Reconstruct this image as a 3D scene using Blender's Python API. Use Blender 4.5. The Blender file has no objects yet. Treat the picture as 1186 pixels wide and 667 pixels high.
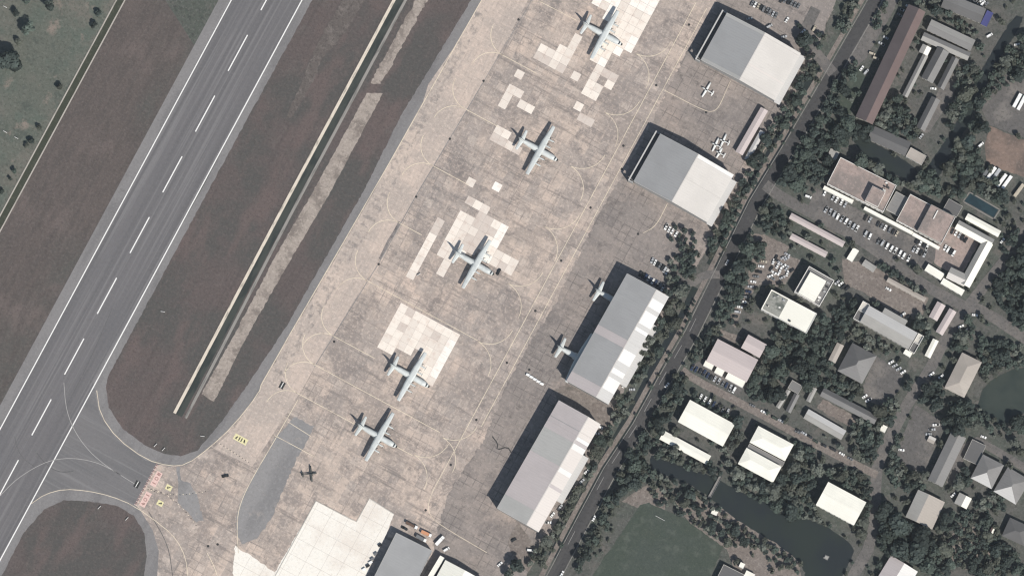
import bpy, math, random
from mathutils import Vector, Matrix

# ------------------------------------------------------------------ camera, sky, sun, exposure
scene = bpy.context.scene
col = scene.collection
W, H, S = 1186.0, 667.0, 0.632            # photo size in pixels, metres per pixel on the ground
DIST, TILT = 6000.0, math.radians(6.0)
cd = bpy.data.cameras.new('camera'); cam = bpy.data.objects.new('camera', cd); col.objects.link(cam)
cd.sensor_width = 36.0; cd.lens = 36.0 * DIST / (W * S); cd.clip_start = 50; cd.clip_end = 60000
cam.location = (0, -DIST * math.sin(TILT), DIST * math.cos(TILT)); cam.rotation_euler = (TILT, 0, 0)
scene.camera = cam
SUNV = Vector((0.51, -0.735, 1.0)).normalized()
SUN_EL = math.asin(SUNV.z); SUN_AZ = math.atan2(SUNV.x, SUNV.y)
world = bpy.data.worlds.new('World'); scene.world = world; world.use_nodes = True
wn = world.node_tree; bg = wn.nodes['Background']
sky = wn.nodes.new('ShaderNodeTexSky'); sky.sky_type = 'NISHITA'; sky.sun_disc = False
sky.sun_elevation = SUN_EL; sky.sun_rotation = SUN_AZ; sky.air_density = 1.4; sky.dust_density = 0.8
wn.links.new(sky.outputs[0], bg.inputs[0]); bg.inputs[1].default_value = 0.075
sl = bpy.data.lights.new('sun', 'SUN'); sun = bpy.data.objects.new('sun', sl); col.objects.link(sun)
sl.energy = 4.9; sl.angle = math.radians(0.5); sl.color = (1.0, 0.95, 0.88)
sun.rotation_euler = SUNV.to_track_quat('Z', 'Y').to_euler(); sun.location = SUNV * 3000
vs = scene.view_settings
vs.view_transform = 'Standard'; vs.look = 'None'; vs.exposure = 0.0; vs.gamma = 1.0; vs.use_curve_mapping = False
scene.cycles.filter_width = 1.25
scene.cycles.max_bounces = 5; scene.cycles.diffuse_bounces = 3; scene.cycles.transparent_max_bounces = 4

# ------------------------------------------------------------------ pixel -> ground
_ct, _st = math.cos(TILT), math.sin(TILT)
def G(p, z=0.0):
    """photo pixel -> point on the horizontal plane at height z"""
    x = (p[0] - W / 2) * S / DIST; y = -(p[1] - H / 2) * S / DIST
    d = Vector((x, y * _ct + _st, y * _st - _ct))
    t = (z - cam.location.z) / d.z
    return Vector((cam.location.x + d.x * t, cam.location.y + d.y * t, z))
UX, UY = 0.475, -0.880                     # pixel direction along the runway (up right)
NX, NY = 0.880, 0.475                      # pixel direction across it (down right)
ROT = math.atan2(-NY, NX)                  # local x = across, local y = along
def SN(s, n): return (s * UX + n * NX, s * UY + n * NY)

# ------------------------------------------------------------------ materials
def srgb(r, g, b):
    f = lambda c: (c / 255 / 12.92) if c <= 10 else ((c / 255 + 0.055) / 1.055) ** 2.4
    return (f(r), f(g), f(b), 1)
def mat(name, base, layers=(), rough=0.9, rnd=0.0, spec=0.2, metal=0.0, obj=False, bump=0.0, grain=0.0):
    """base colour plus procedural layers: noise / cell / joint / stripe, all in the airfield's own axes"""
    m = bpy.data.materials.new(name); m.use_nodes = True
    nt = m.node_tree; N = nt.nodes; L = nt.links
    b = N['Principled BSDF']; b.inputs['Roughness'].default_value = rough
    b.inputs['Specular IOR Level'].default_value = spec; b.inputs['Metallic'].default_value = metal
    def math_(op, a, c=None):
        n = N.new('ShaderNodeMath'); n.operation = op
        for i, v in enumerate((a, c)):
            if v is None: continue
            if isinstance(v, (int, float)): n.inputs[i].default_value = v
            else: L.new(v, n.inputs[i])
        return n.outputs[0]
    def mix(f, a, c):
        n = N.new('ShaderNodeMix'); n.data_type = 'RGBA'
        if isinstance(f, (int, float)): n.inputs[0].default_value = f
        else: L.new(f, n.inputs[0])
        for i, v in ((6, a), (7, c)):
            if isinstance(v, tuple): n.inputs[i].default_value = v
            else: L.new(v, n.inputs[i])
        return n.outputs[2]
    cur = base if len(base) == 4 else base + (1,)
    if obj:
        src = N.new('ShaderNodeTexCoord').outputs['Object']
    else:
        src = N.new('ShaderNodeNewGeometry').outputs['Position']
    mp = N.new('ShaderNodeMapping'); mp.vector_type = 'POINT'
    if not obj: mp.inputs['Rotation'].default_value = (0, 0, -ROT)
    L.new(src, mp.inputs[0]); P = mp.outputs[0]
    if obj:                                 # shift the pattern for every object
        oi0 = N.new('ShaderNodeObjectInfo'); ad = N.new('ShaderNodeVectorMath'); ad.operation = 'ADD'
        sc0 = N.new('ShaderNodeVectorMath'); sc0.operation = 'SCALE'; L.new(oi0.outputs['Location'], sc0.inputs[0]); sc0.inputs[3].default_value = 0.37
        L.new(P, ad.inputs[0]); L.new(sc0.outputs[0], ad.inputs[1]); P = ad.outputs[0]
    h_out = None
    if grain:                               # metre-scale speckle, lighter and darker
        b3 = cur[:3]
        layers = list(layers) + [dict(s=.42, d=3, r=.7, lo=.5, hi=.66, a=.6 * grain, c=A(*(min(.88, x * 1.45) for x in b3)), o=17),
                                 dict(s=.5, d=3, r=.7, lo=.5, hi=.66, a=.65 * grain, c=A(*(x * .5 for x in b3)), o=71)]
    for ly in layers:
        k = ly.get('k', 'noise'); s = ly.get('s', 0.1); s = s if isinstance(s, tuple) else (s, s)
        m2 = N.new('ShaderNodeVectorMath'); m2.operation = 'MULTIPLY'; L.new(P, m2.inputs[0])
        m2.inputs[1].default_value = (s[0], s[1], (s[0] + s[1]) / 2 if not ly.get('flat') else 0)
        off = N.new('ShaderNodeVectorMath'); off.operation = 'ADD'; L.new(m2.outputs[0], off.inputs[0])
        off.inputs[1].default_value = (ly.get('o', 0.0), ly.get('o', 0.0) * 1.7, 0)
        v = off.outputs[0]
        if k == 'noise':
            n = N.new('ShaderNodeTexNoise'); n.inputs['Scale'].default_value = 1
            n.inputs['Detail'].default_value = ly.get('d', 4); n.inputs['Roughness'].default_value = ly.get('r', 0.6)
            L.new(v, n.inputs['Vector']); f = n.outputs[0]; h_out = f
        elif k == 'cell':
            fl = N.new('ShaderNodeVectorMath'); fl.operation = 'FLOOR'; L.new(v, fl.inputs[0])
            n = N.new('ShaderNodeTexWhiteNoise'); n.noise_dimensions = '2D'; L.new(fl.outputs[0], n.inputs[0]); f = n.outputs[0]
        elif k == 'stripe':
            sx = N.new('ShaderNodeSeparateXYZ'); L.new(v, sx.inputs[0])
            fr = math_('FRACT', sx.outputs[ly.get('axis', 0)]); f = math_('ABSOLUTE', math_('SUBTRACT', fr, 0.5))
            f = math_('MULTIPLY', f, 2.0)
        elif k == 'joint':
            sx = N.new('ShaderNodeSeparateXYZ'); L.new(v, sx.inputs[0])
            ds = []
            for i in (0, 1):
                fr = math_('FRACT', sx.outputs[i]); ds.append(math_('ABSOLUTE', math_('SUBTRACT', fr, 0.5)))
            f = math_('MULTIPLY', math_('MAXIMUM', ds[0], ds[1]), 2.0)
        mr = N.new('ShaderNodeMapRange'); mr.interpolation_type = 'SMOOTHSTEP'
        mr.inputs[1].default_value = ly.get('lo', 0.4); mr.inputs[2].default_value = ly.get('hi', 0.6)
        mr.inputs[3].default_value = 0; mr.inputs[4].default_value = ly.get('a', 1.0)
        L.new(f, mr.inputs[0]); fac = mr.outputs[0]
        if 'mask' in ly:
            ms, mlo, mhi = ly['mask']
            n = N.new('ShaderNodeTexNoise'); n.inputs['Scale'].default_value = ms; n.inputs['Detail'].default_value = 3
            L.new(P, n.inputs['Vector'])
            r2 = N.new('ShaderNodeMapRange'); r2.inputs[1].default_value = mlo; r2.inputs[2].default_value = mhi; L.new(n.outputs[0], r2.inputs[0])
            fac = math_('MULTIPLY', fac, r2.outputs[0])
        c = ly['c']; cur = mix(fac, cur, c if len(c) == 4 else c + (1,))
    if rnd:
        oi = N.new('ShaderNodeObjectInfo'); hs = N.new('ShaderNodeHueSaturation')
        mr = N.new('ShaderNodeMapRange'); mr.inputs[3].default_value = 1 - rnd; mr.inputs[4].default_value = 1 + rnd
        L.new(oi.outputs['Random'], mr.inputs[0]); L.new(mr.outputs[0], hs.inputs['Value'])
        if isinstance(cur, tuple): hs.inputs['Color'].default_value = cur
        else: L.new(cur, hs.inputs['Color'])
        cur = hs.outputs[0]
    if isinstance(cur, tuple): b.inputs['Base Color'].default_value = cur
    else: L.new(cur, b.inputs['Base Color'])
    if bump and h_out is not None:
        bp = N.new('ShaderNodeBump'); bp.inputs['Distance'].default_value = bump; L.new(h_out, bp.inputs['Height']); L.new(bp.outputs[0], b.inputs['Normal'])
    return m
def A(x, y=None, z=None):                   # albedo triple
    return (x, x if y is None else y, x if z is None else z, 1)

M = {}
M['soil'] = mat('soil', A(.095, .094, .087), [
    dict(s=.012, c=A(.075, .085, .072), lo=.42, hi=.6, d=6),
    dict(s=.05, c=A(.14, .126, .115), lo=.54, hi=.7, d=8, a=.8),
    dict(s=.16, c=A(.05, .06, .052), lo=.5, hi=.66, d=6, a=.8),
    dict(s=.7, c=A(.18, .165, .15), lo=.55, hi=.72, d=5, a=.5)], grain=1)
M['meadow'] = mat('meadow', A(.108, .115, .097), [dict(s=.06, c=A(.066, .078, .068), lo=.5, hi=.62, d=10, a=.8, r=.75, o=27), 
    dict(s=.014, c=A(.15, .137, .118), lo=.42, hi=.62, d=8),
    dict(s=.04, c=A(.09, .11, .092), lo=.48, hi=.62, d=7, a=.8),
    dict(s=.055, c=A(.25, .2, .17), lo=.58, hi=.7, d=8, a=.8, o=4),
    dict(s=.5, c=A(.08, .09, .075), lo=.5, hi=.7, d=5, a=.6)], grain=0.9)
M['dry_grass'] = mat('dry_grass', A(.102, .085, .079), [dict(s=(.35, .006), c=A(.078, .07, .066), lo=.5, hi=.64, d=4, a=.55, o=19), 
    dict(s=(.016, .006), c=A(.08, .08, .074), lo=.48, hi=.64, d=6, a=.8),
    dict(s=.022, c=A(.14, .112, .104), lo=.5, hi=.66, d=8, a=.8, o=7),
    dict(s=(.2, .05), c=A(.078, .068, .064), lo=.42, hi=.65, d=7, a=.75),
    dict(s=.5, c=A(.165, .142, .13), lo=.48, hi=.72, d=6, a=.6, r=.75),
    dict(s=.9, c=A(.06, .053, .05), lo=.52, hi=.75, d=5, a=.6, o=3)], grain=0.55)
M['dry_grass2'] = mat('dry_grass2', A(.104, .085, .081), [dict(s=.035, c=A(.13, .116, .108), lo=.52, hi=.66, d=10, a=.6, r=.75, o=37), dict(s=(.3, .008), c=A(.075, .063, .06), lo=.5, hi=.64, d=4, a=.5, o=19), 
    dict(s=.017, c=A(.076, .075, .071), lo=.42, hi=.58, d=7, a=.9),
    dict(s=(.06, .02), c=A(.13, .099, .093), lo=.48, hi=.66, d=9, a=.75, o=3),
    dict(s=.045, c=A(.2, .17, .155), lo=.6, hi=.74, d=10, a=.7, o=11, r=.75),
    dict(s=.5, c=A(.155, .13, .12), lo=.5, hi=.74, d=6, a=.5, r=.75),
    dict(s=.8, c=A(.052, .048, .045), lo=.5, hi=.74, d=5, a=.6, o=6)], grain=0.6)
M['worn_soil'] = mat('worn_soil', A(.33, .285, .25), [
    dict(s=.07, c=A(.16, .135, .12), lo=.45, hi=.62, d=7, a=.8),
    dict(s=.5, c=A(.33, .29, .26), lo=.5, hi=.7, d=5, a=.5)], grain=0.8)
M['thin_grass'] = mat('thin_grass', A(.11, .095, .088), [
    dict(s=.12, c=A(.2, .175, .16), lo=.48, hi=.66, d=10, a=.9, r=.8), dict(s=.5, c=A(.26, .23, .21), lo=.56, hi=.72, d=8, a=.7, r=.8),
    dict(s=.3, c=A(.07, .066, .062), lo=.5, hi=.66, d=8, a=.8, r=.8, o=5)], grain=0.8)
M['runway'] = mat('runway', A(.14, .134, .138), [
    dict(s=(.11, .0012), c=A(.118, .114, .118), lo=.42, hi=.6, d=4),
    dict(s=(.45, .004), c=A(.195, .188, .19), lo=.48, hi=.66, d=4, a=.8, o=5),
    dict(s=(.03, .01), c=A(.125, .122, .127), lo=.48, hi=.66, d=6, a=.7, o=2),
    dict(s=.9, c=A(.2, .195, .195), lo=.45, hi=.75, d=4, a=.3)], grain=0.22)
M['shoulder'] = mat('shoulder', A(.205, .197, .196), [
    dict(s=(.08, .015), c=A(.16, .154, .155), lo=.45, hi=.65, d=6, a=.9),
    dict(s=.8, c=A(.3, .29, .285), lo=.5, hi=.75, d=4, a=.4),
    dict(s=.12, c=A(.1, .094, .092), lo=.56, hi=.7, d=9, a=.6, o=3, r=.8)], grain=0.3)
M['taxiway'] = mat('taxiway', A(.16, .154, .156), [
    dict(s=(.01, .1), c=A(.14, .137, .14), lo=.42, hi=.6, d=5),
    dict(s=(.006, .45), c=A(.215, .21, .21), lo=.5, hi=.68, d=4, a=.6, o=5),
    dict(s=.9, c=A(.2, .195, .195), lo=.45, hi=.75, d=4, a=.3)], grain=0.22)
SL = 1 / 6.2
M['apron'] = mat('apron', A(.52, .425, .36), [
    dict(s=.009, c=A(.33, .285, .258), lo=.44, hi=.58, d=7, a=.85),
    dict(s=.013, c=A(.6, .475, .395), lo=.52, hi=.64, d=8, a=.8, o=13, r=.65),
    dict(k='cell', s=SL, c=A(.3, .268, .248), lo=.3, hi=1.0, a=.45),
    dict(k='cell', s=(SL, SL / 3), c=A(.31, .275, .254), lo=.55, hi=1.0, a=.55, o=21),
    dict(k='cell', s=SL, c=A(.58, .495, .43), lo=.86, hi=.95, a=.4, o=9),
    dict(s=.03, c=A(.22, .193, .18), lo=.5, hi=.6, d=10, a=.75, r=.78),
    dict(s=.09, c=A(.16, .147, .143), lo=.52, hi=.64, d=10, a=.8, r=.8, o=31, mask=(.013, .47, .55)),
    dict(s=(.5, .05), c=A(.25, .225, .21), lo=.52, hi=.68, d=7, a=.6, o=5, r=.7),
    dict(s=(.04, .5), c=A(.27, .24, .222), lo=.52, hi=.68, d=7, a=.55, o=15, r=.7),
    dict(k='joint', s=SL, c=A(.17, .152, .147), lo=.88, hi=.98, a=.7, mask=(.05, .47, .62)),
    dict(s=.22, c=A(.1, .093, .09), lo=.57, hi=.68, d=10, a=.85, r=.8, mask=(.02, .46, .58)),
    dict(s=.3, c=A(.6, .515, .455), lo=.54, hi=.7, d=9, a=.65, r=.85, o=44),
    dict(s=.018, c=A(.25, .218, .2), lo=.5, hi=.6, d=10, a=.6, r=.72, o=101),
    dict(s=.06, c=A(.17, .152, .145), lo=.54, hi=.64, d=10, a=.7, r=.78, o=121),
    dict(s=(.012, .16), c=A(.18, .16, .15), lo=.52, hi=.63, d=9, a=.7, r=.75, o=63),
    dict(s=(.2, .016), c=A(.2, .18, .17), lo=.55, hi=.66, d=9, a=.6, r=.75, o=83)], grain=.5)
M['old_apron'] = mat('old_apron', A(.305, .262, .236), [
    dict(s=.012, c=A(.235, .21, .195), lo=.42, hi=.58, d=6, a=.9),
    dict(s=.02, c=A(.37, .305, .265), lo=.54, hi=.66, d=8, a=.7, o=13, r=.65),
    dict(k='cell', s=SL, c=A(.24, .212, .195), lo=.3, hi=1.0, a=.5),
    dict(k='cell', s=(SL / 2, SL), c=A(.22, .195, .18), lo=.5, hi=1.0, a=.5, o=21),
    dict(s=.04, c=A(.17, .153, .146), lo=.48, hi=.62, d=10, a=.75, r=.78),
    dict(s=(.05, .45), c=A(.19, .17, .16), lo=.52, hi=.68, d=7, a=.6, o=15, r=.7),
    dict(k='joint', s=SL, c=A(.115, .104, .1), lo=.86, hi=.98, a=.8, mask=(.06, .44, .58)),
    dict(s=.1, c=A(.12, .108, .102), lo=.53, hi=.64, d=10, a=.75, r=.8, o=131),
    dict(s=.22, c=A(.07, .066, .064), lo=.56, hi=.68, d=10, a=.85, r=.8, mask=(.03, .46, .58)),
    dict(s=.3, c=A(.42, .37, .335), lo=.55, hi=.72, d=9, a=.5, r=.85, o=44)], grain=.5)
M['taxilane'] = mat('taxilane', A(.53, .435, .373), [
    dict(s=.02, c=A(.41, .35, .31), lo=.42, hi=.6, d=6),
    dict(k='cell', s=SL, c=A(.4, .345, .305), lo=.2, hi=1.0, a=.45),
    dict(s=(.35, .05), c=A(.36, .31, .28), lo=.5, hi=.7, d=8, a=.6, o=5),
    dict(s=.12, c=A(.33, .285, .26), lo=.55, hi=.7, d=9, a=.7, o=3, r=.75),
    dict(k='joint', s=SL, c=A(.28, .24, .22), lo=.92, hi=.99, a=.35),
    dict(s=.7, c=A(.58, .5, .44), lo=.5, hi=.75, d=5, a=.5)], grain=0.5)
M['stained'] = mat('stained', A(.5, .415, .357), [
    dict(s=.02, c=A(.41, .35, .31), lo=.42, hi=.6, d=6),
    dict(k='stripe', axis=1, s=1 / 5.2, c=A(.25, .222, .208), lo=.3, hi=.8, a=.7, mask=(.16, .48, .6)),
    dict(k='stripe', axis=1, s=1 / 7.7, c=A(.24, .215, .2), lo=.4, hi=.8, a=.7, mask=(.1, .5, .62), o=.3),
    dict(s=(.3, .12), c=A(.22, .2, .19), lo=.5, hi=.66, d=8, a=.7),
    dict(s=.7, c=A(.55, .48, .42), lo=.5, hi=.75, d=5, a=.5)], grain=0.6)
for i, c in enumerate([(.78, .71, .63), (.7, .63, .56), (.58, .51, .455), (.85, .8, .73)]):
    M['slab%d' % i] = mat('new_concrete_%d' % i, A(*c), [
        dict(s=.25, c=A(c[0] * .85, c[1] * .78, c[2] * .76), lo=.45, hi=.7, d=6, a=.7),
        dict(s=1.4, c=A(min(.86, c[0] * 1.1), min(.82, c[1] * 1.1), c[2] * 1.1), lo=.5, hi=.75, d=4, a=.5)])
M['pad'] = mat('bare_concrete', A(.78, .74, .67), [
    dict(s=.03, c=A(.7, .64, .57), lo=.45, hi=.65, d=6),
    dict(k='joint', s=1 / 12.4, c=A(.4, .36, .32), lo=.965, hi=.99, a=.6),
    dict(s=.2, c=A(.5, .44, .39), lo=.58, hi=.72, d=8, a=.6, mask=(.02, .45, .6)),
    dict(s=1.2, c=A(.82, .79, .74), lo=.5, hi=.75, d=4, a=.5)], grain=0.3)
M['patch'] = mat('grey_asphalt', A(.25, .242, .24), [
    dict(s=(.05, .012), c=A(.2, .195, .195), lo=.42, hi=.62, d=6),
    dict(s=.1, c=A(.34, .305, .28), lo=.54, hi=.68, d=10, a=.7, r=.8)], grain=0.4)
M['road'] = mat('road_asphalt', A(.06, .059, .06), [
    dict(s=(.12, .01), c=A(.08, .077, .076), lo=.45, hi=.65, d=6),
    dict(s=.12, c=A(.15, .14, .13), lo=.6, hi=.75, d=7, a=.5),
    dict(s=.9, c=A(.07, .07, .07), lo=.5, hi=.75, d=4, a=.5)], grain=0.7)
M['lane'] = mat('lane_asphalt', A(.125, .118, .113), [
    dict(s=.08, c=A(.16, .147, .137), lo=.45, hi=.65, d=7),
    dict(s=.35, c=A(.1, .098, .095), lo=.54, hi=.7, d=6, a=.7)], grain=0.8)
M['lot'] = mat('parking_asphalt', A(.112, .106, .102), [
    dict(s=.05, c=A(.18, .165, .152), lo=.45, hi=.62, d=7),
    dict(s=.3, c=A(.085, .083, .08), lo=.54, hi=.7, d=7, a=.7)], grain=0.8)
M['dirt'] = mat('packed_dirt', A(.19, .165, .148), [
    dict(s=.05, c=A(.17, .145, .13), lo=.42, hi=.62, d=7),
    dict(s=.3, c=A(.3, .265, .24), lo=.52, hi=.7, d=6, a=.6),
    dict(s=.12, c=A(.09, .09, .08), lo=.58, hi=.72, d=7, a=.7, o=4)], grain=1)
M['redfield'] = mat('bare_red_soil', A(.21, .155, .128), [
    dict(s=.03, c=A(.12, .098, .086), lo=.42, hi=.6, d=7),
    dict(s=.2, c=A(.27, .215, .185), lo=.55, hi=.72, d=6, a=.5)], grain=0.6)
M['turf'] = mat('turf', A(.052, .066, .053), [dict(s=.05, c=A(.085, .088, .07), lo=.54, hi=.68, d=9, a=.8, r=.8, o=9), 
    dict(s=.03, c=A(.055, .068, .058), lo=.42, hi=.62, d=6),
    dict(s=.12, c=A(.1, .112, .094), lo=.52, hi=.7, d=7, a=.7),
    dict(s=.9, c=A(.12, .125, .105), lo=.52, hi=.75, d=4, a=.5)], grain=0.5)
M['water'] = mat('canal_water', A(.02, .025, .027), [
    dict(s=.02, c=A(.024, .031, .027), lo=.42, hi=.6, d=8)], rough=.28, spec=.4)
M['pond'] = mat('pond_water', A(.026, .036, .032), [
    dict(s=.03, c=A(.04, .05, .042), lo=.4, hi=.6, d=5)], rough=.35, spec=.4)
M['pool'] = mat('pool_water', A(.024, .046, .055), [dict(s=.15, c=A(.018, .034, .042), lo=.4, hi=.6, d=4)], rough=.2, spec=.4)
M['bank'] = mat('bank_concrete', A(.62, .55, .46), [
    dict(s=(.5, .09), c=A(.3, .27, .23), lo=.5, hi=.66, d=7, a=.85),
    dict(s=.6, c=A(.75, .7, .62), lo=.55, hi=.75, d=4, a=.5)])
M['bankgrey'] = mat('bank_grey', A(.27, .255, .235), [
    dict(s=(.5, .06), c=A(.15, .145, .135), lo=.5, hi=.66, d=7, a=.85)])
M['bankpale'] = mat('bank_pale', A(.4, .37, .33), [dict(s=(.5, .08), c=A(.25, .23, .2), lo=.5, hi=.7, d=6, a=.8)])
M['kerb'] = mat('kerb_concrete', A(.22, .21, .197), [dict(s=.2, c=A(.15, .145, .135), lo=.46, hi=.66, d=7, a=.9)])
M['white_paint'] = mat('white_paint', A(.78, .77, .74), [dict(s=.8, c=A(.5, .48, .46), lo=.55, hi=.75, d=5, a=.6)], rough=.7)
M['road_paint'] = mat('worn_road_paint', A(.28, .27, .26), [dict(s=.8, c=A(.2, .195, .19), lo=.45, hi=.65, d=5, a=.8)], rough=.7)
M['pale_line'] = mat('pale_line', A(.7, .61, .47), [dict(s=.15, c=A(.52, .44, .35), lo=.48, hi=.66, d=6)], rough=.8)
M['grey_line'] = mat('grey_line', A(.4, .385, .37), rough=.8)
M['yellow_paint'] = mat('yellow_paint', A(.7, .64, .36), [dict(s=.9, c=A(.58, .53, .38), lo=.45, hi=.7, d=4)], rough=.7)
M['pink_paint'] = mat('faded_red_paint', A(.68, .49, .44), [dict(s=.8, c=A(.58, .4, .36), lo=.45, hi=.7, d=4)], rough=.7)
M['red_paint'] = mat('red_paint', A(.36, .2, .18), rough=.7)
M['black_paint'] = mat('black_paint', A(.035), rough=.6)
M['oil'] = mat('oil_stain', A(.23, .205, .195), [dict(s=.2, c=A(.12, .11, .106), lo=.45, hi=.62, d=9, r=.8), dict(s=.4, c=A(.4, .345, .31), lo=.56, hi=.7, d=8, a=.8, r=.8, o=3)])
M['rubber'] = mat('rubber_mark', A(.1, .098, .098), [dict(s=.6, c=A(.16), lo=.5, hi=.7, d=4)], rough=.8)
def roofmat(name, c, dirt=.85, rough=.55, rib=True, metal=0.0, amt=.6):
    ls = [dict(s=.045, c=A(*(x * dirt for x in c)), lo=.44, hi=.62, d=6, a=amt),
          dict(s=(.1, .9), c=A(*(x * (dirt - .05) for x in c)), lo=.52, hi=.7, d=5, a=amt * .8)]
    if rib: ls.append(dict(k='stripe', axis=1, s=1 / 1.9, c=A(*(x * .9 for x in c)), lo=.5, hi=1.0, a=.5))
    return mat(name, A(*c), ls, rough=rough, spec=.3, metal=metal)
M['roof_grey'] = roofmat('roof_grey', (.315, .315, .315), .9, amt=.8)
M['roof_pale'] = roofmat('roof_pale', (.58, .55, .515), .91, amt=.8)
M['roof_greyB'] = roofmat('roof_grey_green', (.385, .38, .365), .9, amt=.8)
M['roof_pinkgrey'] = roofmat('roof_pinkish_grey', (.44, .4, .395), .91, amt=.8)
M['roof_cream'] = roofmat('roof_cream', (.6, .555, .52), .95)
M['roof_sky'] = roofmat('roof_skylight', (.72, .705, .68), .9, amt=.8)
M['roof_sheet'] = roofmat('roof_sheet_grey', (.5, .49, .475), .92)
M['roof_white'] = roofmat('roof_white', (.82, .8, .71), .88, rough=.6, amt=.7)
M['roof_brown'] = roofmat('roof_brown_tile', (.14, .1, .095), .8)
M['roof_brown_shaded'] = roofmat('roof_brown_tile_shaded', (.12, .1, .1), .8)  # brown tile with the shade of the western slope painted in
M['roof_dark'] = roofmat('roof_dark_grey', (.115, .113, .112), .8)
M['roof_mid'] = roofmat('roof_mid_grey', (.2, .195, .19), .8)
M['roof_light'] = roofmat('roof_light_grey', (.33, .32, .3), .82)
M['roof_pink'] = roofmat('roof_faded_pink', (.5, .435, .42), .9)
M['roof_beige'] = roofmat('roof_beige', (.39, .35, .31), .78)
M['roof_blue'] = roofmat('roof_blue', (.06, .065, .19), .85)
M['deck'] = mat('roof_deck', A(.33, .262, .235), [
    dict(s=.06, c=A(.22, .19, .175), lo=.42, hi=.62, d=7), dict(s=.3, c=A(.17, .15, .14), lo=.56, hi=.72, d=7, a=.7),
    dict(k='joint', s=1 / 5.5, c=A(.2, .17, .155), lo=.93, hi=.99, a=.5)], grain=0.5)
M['deck_stain'] = mat('stained_roof_deck', A(.26, .26, .235), [
    dict(s=.09, c=A(.12, .13, .115), lo=.45, hi=.6, d=8), dict(s=.4, c=A(.5, .49, .45), lo=.6, hi=.72, d=6, a=.6)], grain=0.8)
M['wall'] = mat('painted_wall', A(.5, .48, .44), [dict(s=.3, c=A(.36, .34, .31), lo=.5, hi=.7, d=6, a=.7)])
M['wall_white'] = mat('white_wall', A(.74, .72, .68), [dict(s=.3, c=A(.55, .53, .5), lo=.55, hi=.72, d=6, a=.7)])
M['wall_metal'] = mat('metal_cladding', A(.36, .36, .355), [dict(k='stripe', s=1 / .9, c=A(.28, .28, .278), lo=.5, hi=1, a=.7)], rough=.55)
M['door_metal'] = mat('door_metal', A(.3, .31, .32), [dict(k='stripe', axis=1, s=1 / 1.2, c=A(.22, .225, .23), lo=.5, hi=1, a=.7)], rough=.5)
M['glass'] = mat('dark_glass', A(.03, .036, .042), rough=.12, spec=.5)
M['steel'] = mat('steel', A(.42, .42, .41), [dict(s=.7, c=A(.3, .28, .26), lo=.5, hi=.7, a=.6)], rough=.5, metal=.3)
M['tyre'] = mat('tyre', A(.02), rough=.8)
M['dark_metal'] = mat('dark_metal', A(.05), rough=.5)
PAINT = {'white': (.8, .8, .78), 'silver': (.42, .43, .44), 'grey': (.16, .165, .17), 'black': (.025, .026, .028),
         'dark blue': (.03, .045, .09), 'dark red': (.16, .03, .028), 'beige': (.45, .4, .32), 'orange': (.55, .27, .15),
         'dark green': (.05, .065, .05), 'brown': (.13, .085, .065)}
for k, c in PAINT.items(): M['car_' + k] = mat('car_paint_' + k.replace(' ', '_'), A(*c), rough=.3, spec=.5)
M['plane'] = mat('aircraft_grey', A(.58, .605, .59), [dict(s=(1.2, .12), c=A(.4, .42, .415), lo=.54, hi=.7, d=6, a=.5, o=4), dict(s=.25, c=A(.48, .5, .49), lo=.45, hi=.65, d=6, a=.7)], rough=.45, spec=.4, obj=True, rnd=.05)
M['plane_white'] = mat('aircraft_white', A(.72, .73, .71), [dict(s=.3, c=A(.62, .63, .61), lo=.5, hi=.7, d=5, a=.6)], rough=.4, spec=.4, obj=True)
M['plane_dark'] = mat('aircraft_dark', A(.075, .078, .075), rough=.7, spec=.1)
M['bark'] = mat('bark', A(.09, .07, .055), [dict(s=1.5, c=A(.05, .04, .032), lo=.45, hi=.6)], obj=True)
LEAF = {'dark': (.04, .052, .047), 'mid': (.056, .072, .061), 'olive': (.077, .084, .068), 'pale': (.098, .108, .092)}
for k, c in LEAF.items():
    M['leaf_' + k] = mat('leaf_' + k, A(*c), [dict(s=.55, c=A(*(x * 1.8 for x in c)), lo=.5, hi=.72, d=4, a=.8),
        dict(s=.3, c=A(*(x * .62 for x in c)), lo=.5, hi=.66, d=4, a=.7, o=5)], rnd=.3, obj=True, rough=.75)

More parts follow.
